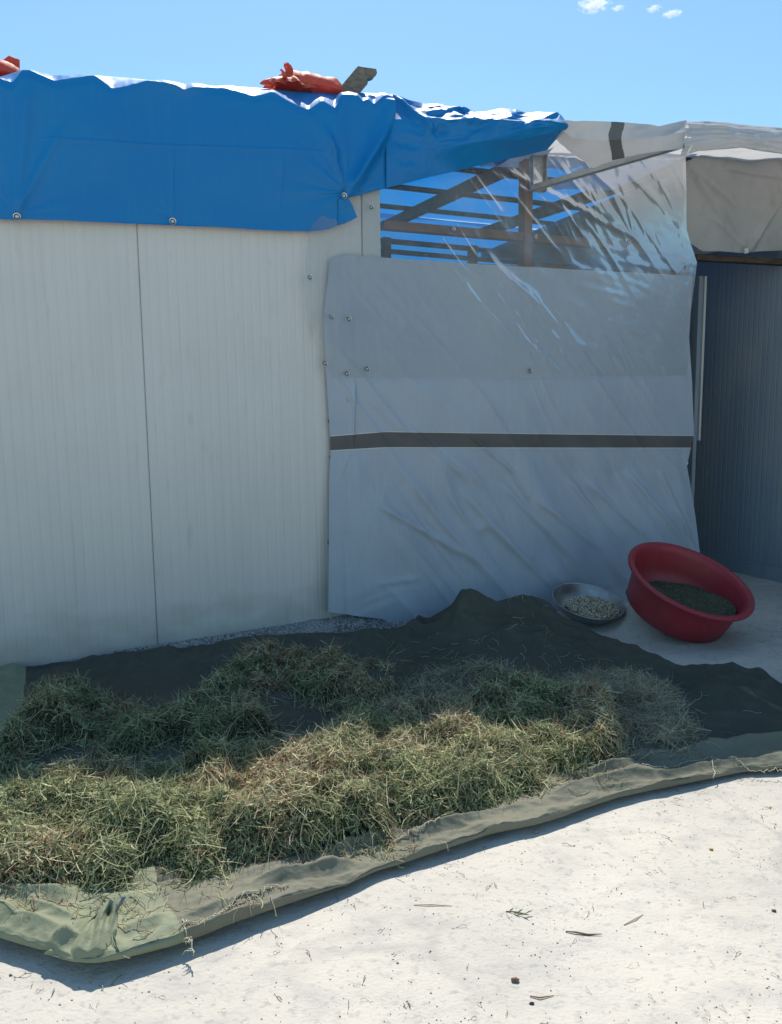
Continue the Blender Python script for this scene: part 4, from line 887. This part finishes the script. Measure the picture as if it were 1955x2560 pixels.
def strands(name, field, poly, n_leaf, n_stem, palette, seed, parent, holes=None, zoff=.03, shag=.012):
    rg = np.random.default_rng(seed); a = np.array(poly); lo = a.min(0)-.03; hi = a.max(0)+.03
    def sample(n):
        xs_, ys_ = [], []
        tot = 0
        while tot < n:
            x = rg.uniform(max(lo[0], -2.6), hi[0], n); y = rg.uniform(lo[1], hi[1], n)
            x2 = x+rg.normal(0, .012, n); y2 = y+rg.normal(0, .012, n)
            h, ins, d = field(x, y); dens = np.clip(d/.03+.35, 0, 1)
            clump = fbm(x*9, y*9, seed+40, 2)
            # fewer needed far away, more where near
            near = np.clip(1.35-(y-1.7)*.28, .45, 1.2)
            ok = ins & (rg.random(n) < dens*near*(.75+.35*clump))
            if holes is not None: ok &= ~((holes(x, y) > 0) & (rg.random(n) < .93))
            xs_.append(x2[ok]); ys_.append(y2[ok]); tot += ok.sum()
        return np.concatenate(xs_)[:n], np.concatenate(ys_)[:n]
    Vs, Fs, Cs = [], [], []; base = 0
    for kind, n, segs_, (l0, l1), (w0, w1) in (('leaf', n_leaf, 2, (.012, .038), (.0028, .0060)), ('stem', n_stem, 5, (.05, .13), (.0014, .0028))):
        x, y = sample(n); h, _, d = field(x, y); eps = .02
        hx = (field(x+eps, y)[0]-h)/eps; hy = (field(x, y+eps)[0]-h)/eps
        L_ = rg.uniform(l0, l1, n); W_ = rg.uniform(w0, w1, n)
        # local grain: neighbouring strands share a direction
        th = vnoise(x*6, y*6, seed+60)*5+rg.normal(0, 1.3, n); el = rg.normal(.02, .30, n)
        dr = np.stack([np.cos(th)*np.cos(el), np.sin(th)*np.cos(el), np.sin(el)], 1)
        dr[:, 2] += .8*np.clip(dr[:, 0]*hx+dr[:, 1]*hy, -1.0, 1.0); dr /= np.linalg.norm(dr, axis=1)[:, None]
        curl = rg.normal(0, 1.0 if kind == 'leaf' else .55, (n, 3)); curl[:, 2] -= .05
        p = np.stack([x, y, 0*x], 1); up = np.abs(rg.normal(0, shag, n))*np.sign(rg.random(n)-.35)-.006
        p[:, 2] = h+zoff+up+(.006 if kind == 'stem' else 0)
        p -= dr*L_[:, None]*.5
        pts = [p]; dcur = dr.copy()
        for s_ in range(segs_):
            if kind == 'stem': curl = curl+rg.normal(0, .5, (n, 3))
            dcur = dcur+curl*(.55/segs_*1.6); dcur /= np.linalg.norm(dcur, axis=1)[:, None]
            pts.append(pts[-1]+dcur*(L_/segs_)[:, None])
        pts = np.stack(pts, 1)                                     # n, k+1, 3
        nrm = rg.normal(0, .8, (n, 3)); nrm[:, 2] += 1.0
        side = np.cross(dr, nrm); side /= np.linalg.norm(side, axis=1)[:, None]+1e-9
        wt = np.array([.55, 1.0, .12]) if segs_ == 2 else np.array([1, 1, .9, .8, .6, .3])
        A_ = pts+side[:, None]*(W_[:, None]*wt[None])[..., None]*.5*1.0; B_ = pts-side[:, None]*(W_[:, None]*wt[None])[..., None]*.5
        A_ = np.maximum(A_, [-99, -99, .012]); B_ = np.maximum(B_, [-99, -99, .012])
        k1 = segs_+1; V_ = np.stack([A_, B_], 2).reshape(n, k1*2, 3)
        q = np.array([[2*i, 2*i+1, 2*i+3, 2*i+2] for i in range(segs_)]); F_ = (q[None]+(k1*2*np.arange(n))[:, None, None]+base).reshape(-1, 4)
        c = palette(rg, x, y, n, kind); Cs.append(np.repeat(c, k1*2, 0)); Vs.append(V_.reshape(-1, 3)); Fs.append(F_); base += n*k1*2
    o = link_mesh(name, np.concatenate(Vs), np.concatenate(Fs), M['stems'], parent, smoothsh=False)
    C_ = np.concatenate(Cs); at = o.data.attributes.new('col', 'FLOAT_COLOR', 'POINT')
    at.data.foreach_set('color', np.concatenate([C_, np.ones((len(C_), 1))], 1).astype(np.float32).ravel())
    o['kind'] = 'stuff'; return o
PALS = dict(pale=(.43, .43, .24), mid=(.22, .245, .125), deep=(.07, .10, .045), tan=(.47, .41, .25), straw=(.55, .51, .34), red=(.25, .12, .075), gray=(.30, .28, .22))
def make_palette(w_leaf, w_stem, dryness):
    names = list(PALS); cols = np.array([PALS[k] for k in names])
    def pal(rg, x, y, n, kind):
        wv = np.array([(w_leaf if kind == 'leaf' else w_stem).get(k, 0) for k in names], float)
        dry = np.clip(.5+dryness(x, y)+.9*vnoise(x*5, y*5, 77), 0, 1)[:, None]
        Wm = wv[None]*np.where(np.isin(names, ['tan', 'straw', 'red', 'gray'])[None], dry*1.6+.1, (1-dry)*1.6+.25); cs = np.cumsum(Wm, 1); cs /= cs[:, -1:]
        i = (rg.random(n)[:, None] > cs).sum(1)
        return cols[i]*rg.uniform(.7, 1.6, (n, 1))
    return pal
lf = {'pale': 4.5, 'mid': 5, 'deep': 3.4, 'tan': 2.0, 'straw': .6, 'red': 1.1}; stm = {'pale': 2, 'mid': 1.2, 'tan': 3, 'straw': 1.8, 'red': 1.6, 'gray': .6}
pal_lit = make_palette(lf, stm, lambda x, y: np.clip(.28*(x-.1)+.12*(y-2.6), -.5, .5))
pal_shaded = make_palette({'pale': 1.2, 'mid': 4, 'deep': 4, 'tan': 2.6, 'red': 2.6}, stm, lambda x, y: -.1+0*x)  # darker mix than the sunlit heap, standing for shade on this row
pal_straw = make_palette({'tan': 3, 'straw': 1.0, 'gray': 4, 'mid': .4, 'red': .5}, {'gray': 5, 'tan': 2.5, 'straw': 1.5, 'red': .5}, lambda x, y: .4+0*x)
def heap(label, poly, base, amp, seed, fall, nl, nsx, pal, zoff=.0):
    c = np.array(poly).mean(0); r_ = empty('plant_heap', (c[0], c[1], .01)); tag(r_, label, 'plant heap', 'heaps of cut plants drying on the olive canvas')
    f = heap_field(poly, base, amp, seed, fall)
    a = np.array(poly); gx_ = np.arange(max(a[:, 0].min(), -2.7), a[:, 0].max()+.03, .02); gy_ = np.arange(a[:, 1].min(), a[:, 1].max()+.03, .02)
    X_, Y_ = np.meshgrid(gx_, gy_); h, ins, d = f(X_, Y_)
    keep = ins & (d > .045)
    keep = keep & np.roll(keep, -1, 0) & np.roll(keep, -1, 1)
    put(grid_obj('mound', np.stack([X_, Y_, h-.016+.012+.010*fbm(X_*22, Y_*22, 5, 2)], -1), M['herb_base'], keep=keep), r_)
    o = strands('stems', f, poly, nl, nsx, pal, seed, r_, zoff=.016+zoff); put(o, r_)
    return r_
heap('big sunlit heap of fresh green cut stems along the front of the canvas', lit_poly, .110, .050, 3, .12, 112000, 22000, pal_lit)
heap('shaded row of cut green stems coloured darker for the shade at the back left of the canvas', dark_poly, .075, .06, 23, .12, 52000, 12000, pal_shaded)
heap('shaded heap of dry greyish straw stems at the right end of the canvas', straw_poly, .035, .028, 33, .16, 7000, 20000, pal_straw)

# loose wisps lying on bare canvas and ground
def wisps(name, spots, label, cat, matl='stems', pal=pal_straw, kind='stuff', lrange=(.03, .09), wd=(.0006, .0012), hfun=None, seedw=5):
    rg = np.random.default_rng(seedw); n = len(spots); Vs = []; Fs = []; Cs = []; base = 0
    sp = np.array(spots); c = pal(rg, sp[:, 0], sp[:, 1], n, 'stem')
    for i, (x, y) in enumerate(sp):
        L_ = rg.uniform(*lrange); th = rg.uniform(0, 6.28); k = rg.normal(0, 1.3 if matl == 'stems' else .35); p = np.array([x, y, 0]); pts = []
        for j in range(6):
            z = (hfun(p[0], p[1]) if hfun else 0)+.003+.004*math.sin(j*1.2)
            pts.append([p[0], p[1], z]); th += k*.2+rg.normal()*(.15 if matl == 'stems' else .10); p = p+np.array([math.cos(th), math.sin(th), 0])*L_/5
        pts = np.array(pts); d = np.gradient(pts, axis=0); s_ = np.cross(d, [0, 0, 1]); s_ /= np.linalg.norm(s_, axis=1)[:, None]+1e-9; w_ = rg.uniform(*wd)
        # three sided strand
        V_ = np.stack([pts+s_*w_, pts-s_*w_, pts+[0, 0, w_*1.4]], 1).reshape(-1, 3)
        for j in range(5):
            for q in range(3): Fs.append((base+j*3+q, base+j*3+(q+1) % 3, base+(j+1)*3+(q+1) % 3, base+(j+1)*3+q))
        Vs.append(V_); Cs.append(np.repeat(c[i:i+1], 18, 0)); base += 18
    o = link_mesh(name, np.concatenate(Vs), np.array(Fs), M[matl], smoothsh=False); C_ = np.concatenate(Cs)
    at = o.data.attributes.new('col', 'FLOAT_COLOR', 'POINT'); at.data.foreach_set('color', np.concatenate([C_, np.ones((len(C_), 1))], 1).astype(np.float32).ravel())
    tag(o, label, cat, kind=kind); return o
rg = np.random.default_rng(12); sp = []
can_in = [tuple(q[:2]) for q in G[3][::6]]+[tuple(q[:2]) for q in G[0][::-6]]
for (a, c, sx, sy, n) in ((1300, 1580, 60, 30, 34), (1150, 1650, 80, 12, 30), (1500, 1655, 120, 12, 30), (980, 1640, 60, 14, 30), (1750, 1800, 60, 40, 14), (1420, 1930, 60, 12, 40), (1480, 1950, 60, 20, 14), (700, 1830, 80, 20, 40), (260, 2270, 110, 10, 36), (330, 2330, 40, 18, 16), (640, 2260, 80, 20, 22), (960, 2110, 70, 12, 60), (50, 2275, 60, 8, 24)):
    for i in range(n):
        q = ground(a+rg.normal()*sx, c+rg.normal()*sy, .05)
        if hits(can_in, np.array([q[0]]), np.array([q[1]]))[0]: sp.append((q[0], q[1]))
wisps('stray_stems', sp, 'thin stray stems scattered on the bare parts of the olive canvas', 'stray stems', hfun=can_h, pal=make_palette(lf, stm, lambda x, y: .2+0*x), seedw=8)

# ------------------------------------------------------------ litter on the ground
canvas_out = [tuple(q[:2]) for q in G[4]]+[tuple(q[:2]) for q in G[0][::-1]]
rg = np.random.default_rng(31)
def free_points(n, lo, hi, margin=.01, bias=True):
    x = rg.uniform(lo[0], hi[0], n*3); y = rg.uniform(lo[1], hi[1], n*3)
    sub = canvas_out[::6]
    ok = ~hits(sub, x, y) & (edge_dist(sub, x, y) > margin)
    pr_ = .35+.8*(fbm(x*2.2, y*2.2, 64, 3) > .1)
    ok &= rg.random(n*3) < pr_
    w_ = (np.stack([x, y], 1)-A0[:2]) @ WN[:2]; ok &= w_ > .02
    return x[ok][:n], y[ok][:n]
x, y = free_points(10000, (-1.6, 1.0), (3.6, 5.6)); n = len(x)
pos = np.stack([x, y, bumps(x, y)+.001], 1)
pc = np.array([(.14, .12, .10), (.22, .20, .17), (.33, .31, .28), (.50, .48, .44), (.20, .12, .08)])[rg.choice(5, n, p=[.34, .26, .18, .15, .07])]
RNG2 = rg.uniform(.0008, .0024, n)*np.where(rg.random(n) < .03, 1.7, 1)
tag(scatter_stones('grit', pos, RNG2, pc, M['bits']), 'fine dark grit and crumbs scattered over the pale ground', 'grit', kind='stuff')
x, y = free_points(1100, (-1.4, 1.1), (3.2, 4.6)); sp = list(zip(x, y))
dull = lambda rg_, x_, y_, n_, k_: np.array([(.32, .27, .16), (.22, .18, .11), (.16, .17, .08), (.48, .42, .28)])[rg_.choice(4, n_)]*rg_.uniform(.7, 1.15, (n_, 1))
wisps('chaff', sp, 'thin bits of straw and chaff strewn over the pale ground', 'chaff', matl='bits', pal=dull, lrange=(.008, .045), wd=(.0004, .0011), hfun=lambda a, c: float(bumps(np.array(a), np.array(c))), seedw=9)
# a few larger pieces one can point to
def twig(name, px_pts, label, cat, col, r=.0016, grp=None):
    b = MB(); pts = []
    for i, (a, c) in enumerate(px_pts):
        q = ground(a, c); q[2] = float(bumps(q[0], q[1]))+r+.002*(i % 2); pts.append(q)
    b.tube(pts, [r*.6]+[r]*(len(pts)-2)+[r*.4], 6)
    o0 = pts[0]; b.v = [tuple(np.array(v)-o0) for v in b.v]
    mt = mat('twig '+name, col, .85, .2); o = b.build(name, mt, sm=True); o.location = tuple(o0); tag(o, label, cat, grp); return o
twig('twig', [(1414, 2320), (1440, 2324), (1470, 2328), (1505, 2327)], 'longest dry twig lying on the pale ground below the canvas', 'twig', (.16, .12, .07), .0022, 'twigs on the pale ground')
twig('twig', [(1560, 2303), (1590, 2290), (1608, 2278)], 'short curved straw beside the dry plume on the pale ground', 'twig', (.35, .28, .16), .0015, 'twigs on the pale ground')
twig('twig', [(1035, 2258), (1080, 2260), (1130, 2262)], 'thin straw lying left of the green leafy sprig', 'twig', (.3, .25, .15), .0014, 'twigs on the pale ground')
twig('twig', [(1325, 2482), (1350, 2488), (1385, 2481)], 'reddish twig lying behind the small dark pebble', 'twig', (.25, .13, .07), .0018, 'twigs on the pale ground')
twig('twig', [(275, 2445), (290, 2430), (305, 2420)], 'pair end of straw below the pale corner of the canvas', 'twig', (.3, .26, .16), .0014, 'twigs on the pale ground')
sgd = float(bumps(*ground(1290, 2273)[:2]))
sg_ = empty('leafy_sprig', ground(1290, 2273)); tag(sg_, 'small green leafy sprig dropped on the pale ground', 'sprig')
b = MB(); e0 = ground(1265, 2272, .003); e1 = ground(1318, 2280, .004); e0[2] += sgd; e1[2] += sgd; b.tube([e0, (e0+e1)/2+[0, 0, .003], e1], .0014, 6); mg = mat('sprig green', (.10, .15, .05), .7, .3); put(b.build('stem', mg, sm=True), sg_)
for k in range(5):
    t = .15+.18*k; p = e0*(1-t)+e1*t; s_ = (-1)**k; tip = p+np.array([.014+.003*k, s_*.012, .004]); sd = np.array([.004, -.001*s_, .001])
    b = MB(); b.add([p, (p+tip)/2+sd, tip, (p+tip)/2-sd, (p+tip)/2+[0, 0, .0025]], [(0, 1, 4), (1, 2, 4), (2, 3, 4), (3, 0, 4)]); put(b.build('leaf', mg), sg_)
def pebble(px, py, r, col, label, seed):
    c = ground(px, py); import bmesh
    bm = bmesh.new(); bmesh.ops.create_icosphere(bm, subdivisions=3, radius=1)
    v = np.array([q.co[:] for q in bm.verts]); f = [[q.index for q in fc.verts] for fc in bm.faces]; bm.free()
    nn = fbm(v[:, 0]*1.5+seed, v[:, 1]*1.5+v[:, 2], seed, 3); v = v*(1+.28*nn[:, None])*[1.4, .9, .7]*r*.72
    o = link_mesh('pebble', v, f, mat('pebble %d' % seed, col, .8, .3, var=[((90, 90, 90), 4, .4, .7, tuple(q*.5 for q in col))])); c[2] = float(bumps(c[0], c[1]))+r*.4; o.location = tuple(c)
    tag(o, label, 'pebble', 'single pebbles on the pale ground')
pebble(1287, 2445, .010, (.28, .16, .12), 'largest brown pebble on the bare ground near the lower edge', 3)
pebble(1330, 2499, .005, (.04, .045, .07), 'small blue black pebble just right of and below the brown one', 5)
pebble(1341, 2075, .009, (.45, .30, .22), 'pinkish pebble lying against the rolled canvas edge', 8)
pebble(1779, 2115, .006, (.45, .30, .05), 'tiny yellow crumb on the open ground at the right', 9)
pebble(1935, 2268, .006, (.14, .08, .06), 'dark brown pebble near the right edge of the ground', 10)

# ------------------------------------------------------------ basin and tray
def vessel(name, label, cat, px, py, dep, R, nx, ny, prof_out, prof_in, matl, bodyname, sxy=1.0):
    c = CAM+ray(px, py)*dep; n = np.array([nx, ny, 1.0]); n /= np.linalg.norm(n)
    u = np.cross([0, 1, 0], n); u /= np.linalg.norm(u); v = np.cross(n, u)
    k = 96; prof = prof_out+prof_in; P_ = []
    for r, z in prof:
        P_.append([c+R*r*(math.cos(q)*u+math.sin(q)*v)+n*z*R for q in np.linspace(0, 2*math.pi, k+1)])
    e = empty(name, c); tag(e, label, cat)
    o = put(grid_obj(bodyname, np.array(P_), matl), e)
    return e, c, n, u, v
# basin profile: from bottom centre outside, up to the flared rim, down inside
po = [(0, -.70), (.62, -.70), (.74, -.685), (.79, -.64), (.83, -.40), (.86, -.12), (.885, -.045), (.97, -.055), (.995, -.05), (1.0, -.025), (.99, .0)]
pi_ = [(.955, .008), (.91, .0), (.885, -.03), (.855, -.12), (.815, -.38), (.77, -.63), (.62, -.68), (0, -.68)]
tub, c, n, u, v = vessel('basin', 'large red plastic basin tilted against the white sheet', 'basin', 1727.5, 1444.8, TUB_D, .086*TUB_D, .250, -.437, po, pi_, M['red'], 'bowl')
TUBN = n; low = min(float((c+.413*.72*(math.cos(q)*u+math.sin(q)*v)-n*.61*.413)[2]) for q in np.linspace(0, 6.28, 60)); print('tub lowest', low, 'centre', c)
def fill(e, c, n, u, v, R, rr, z0, slope, label, nl, pal, name, piece):
    """contents: sloped surface inside a vessel"""
    nr, k = 26, 72; P_ = []
    for i in range(nr):
        r = rr*i/(nr-1); row = []
        for q in np.linspace(0, 2*math.pi, k+1):
            a, b_ = r*math.cos(q), r*math.sin(q); z = z0+slope[0]*a+slope[1]*b_+.02*fbm(np.array(a*6), np.array(b_*6), 3, 3)-.05*(r/rr)**6
            row.append(c+R*(a*u+b_*v)+n*R*float(z))
        P_.append(row)
    return np.array(P_)
rg = np.random.default_rng(77)
# dried herb in the basin (a level surface, so lower on the uphill side)
Pf = fill(tub, c, n, u, v, .086*TUB_D, .80, -.40, (.20, -.26), None, 0, None, '', '')
M['herb'] = mat('crumbled dry herb', (.095, .098, .065), .95, .1, var=[((80, 80, 80), 4, .4, .65, (.17, .165, .11)), ((200, 200, 200), 3, .5, .7, (.05, .06, .04))], bump=[((120, 120, 120), 1, .008)])
hb_ = empty('crumbled_herb', c); tag(hb_, 'crumbled dark green dried herb filling the red basin', 'dried herb')
put(grid_obj('herb_bed', Pf, M['herb']), hb_)
def crumbs(Pf, n_, cols, l, wd, name, parent, rmax=.92, bulky=False, lift=.002):
    nr, k = Pf.shape[:2]; r_ = np.sqrt(rg.random(n_))*rmax*(nr-1); t_ = rg.random(n_)*(k-1); i = r_.astype(int); j = t_.astype(int)
    fi = (r_-i)[:, None]; fj = (t_-j)[:, None]; i2 = np.minimum(i+1, nr-1); j2 = np.minimum(j+1, k-1)
    p = (Pf[i, j]*(1-fi)+Pf[i2, j]*fi)*(1-fj)+(Pf[i, j2]*(1-fi)+Pf[i2, j2]*fi)*fj
    a = rg.normal(0, 1, (n_, 3)); a[:, 2] *= .4; a /= np.linalg.norm(a, axis=1)[:, None]; b_ = np.cross(a, [0, 0, 1.0])+rg.normal(0, .2, (n_, 3)); b_ /= np.linalg.norm(b_, axis=1)[:, None]; cc = np.cross(a, b_)
    ll = rg.uniform(.5, 1, n_)[:, None]*l; w_ = rg.uniform(.6, 1.1, n_)[:, None]*wd; p = p+np.array([0, 0, 1.])*(rg.uniform(0, 1, n_)[:, None]*lift)
    V_ = np.stack([p-a*ll, p+b_*w_, p+cc*w_, p-b_*w_, p-cc*w_, p+a*ll], 1)
    V_ = V_+rg.normal(0, .25, V_.shape)*w_[:, None]
    fc = np.array([(0, 1, 2), (0, 2, 3), (0, 3, 4), (0, 4, 1), (5, 2, 1), (5, 3, 2), (5, 4, 3), (5, 1, 4)])
    F_ = (fc[None]+6*np.arange(n_)[:, None, None]).reshape(-1, 3)
    o = link_mesh(name, V_.reshape(-1, 3), F_, M['bits'], smoothsh=False); col = cols[rg.integers(0, len(cols), n_)]*rg.uniform(.7, 1.2, (n_, 1))
    at = o.data.attributes.new('col', 'FLOAT_COLOR', 'POINT'); at.data.foreach_set('color', np.repeat(np.concatenate([col, np.ones((n_, 1))], 1), 6, 0).astype(np.float32).ravel())
    o['kind'] = 'stuff'; put(o, parent); return o
crumbs(Pf, 14000, np.array([(.10, .11, .06), (.16, .17, .10), (.24, .22, .14), (.06, .08, .05), (.30, .28, .20)]), .006, .0012, 'herb_crumbs', hb_, .97, lift=.004)
# tray
po = [(0, -.36), (.62, -.36), (.74, -.32), (.86, -.16), (.955, -.02), (.99, -.012), (1.0, .004), (.99, .016)]
pi_ = [(.965, .012), (.945, -.012), (.845, -.155), (.73, -.30), (.62, -.335), (0, -.335)]
tray, c, n, u, v = vessel('tray', 'round metal tray bowl leaning beside the red basin', 'tray', 1470.6, 1501.5, TRAY_D, .0492*TRAY_D, .117, -.292, po, pi_, M['tin'], 'dish')
low = min(float((c+.232*.68*(math.cos(q)*u+math.sin(q)*v)-n*.36*.232)[2]) for q in np.linspace(0, 6.28, 60)); print('tray lowest', low)
Pt = fill(tray, c, n, u, v, .0492*TRAY_D, .72, -.15, (.06, -.10), None, 0, None, '', '')
Pt = Pt+(u*.16*.232-v*.05*.232)
ch = empty('chopped_kernels', c); tag(ch, 'pile of pale chopped dried pieces in the metal tray', 'dried pieces')
put(grid_obj('bed', Pt, mat('dried kernels bed', (.22, .18, .12), .9, .1)), ch)
crumbs(Pt, 2000, np.array([(.72, .68, .55), (.66, .60, .44), (.78, .74, .62), (.30, .22, .14), (.45, .36, .22)]), .0085, .0058, 'kernels', ch, .98, lift=.010)
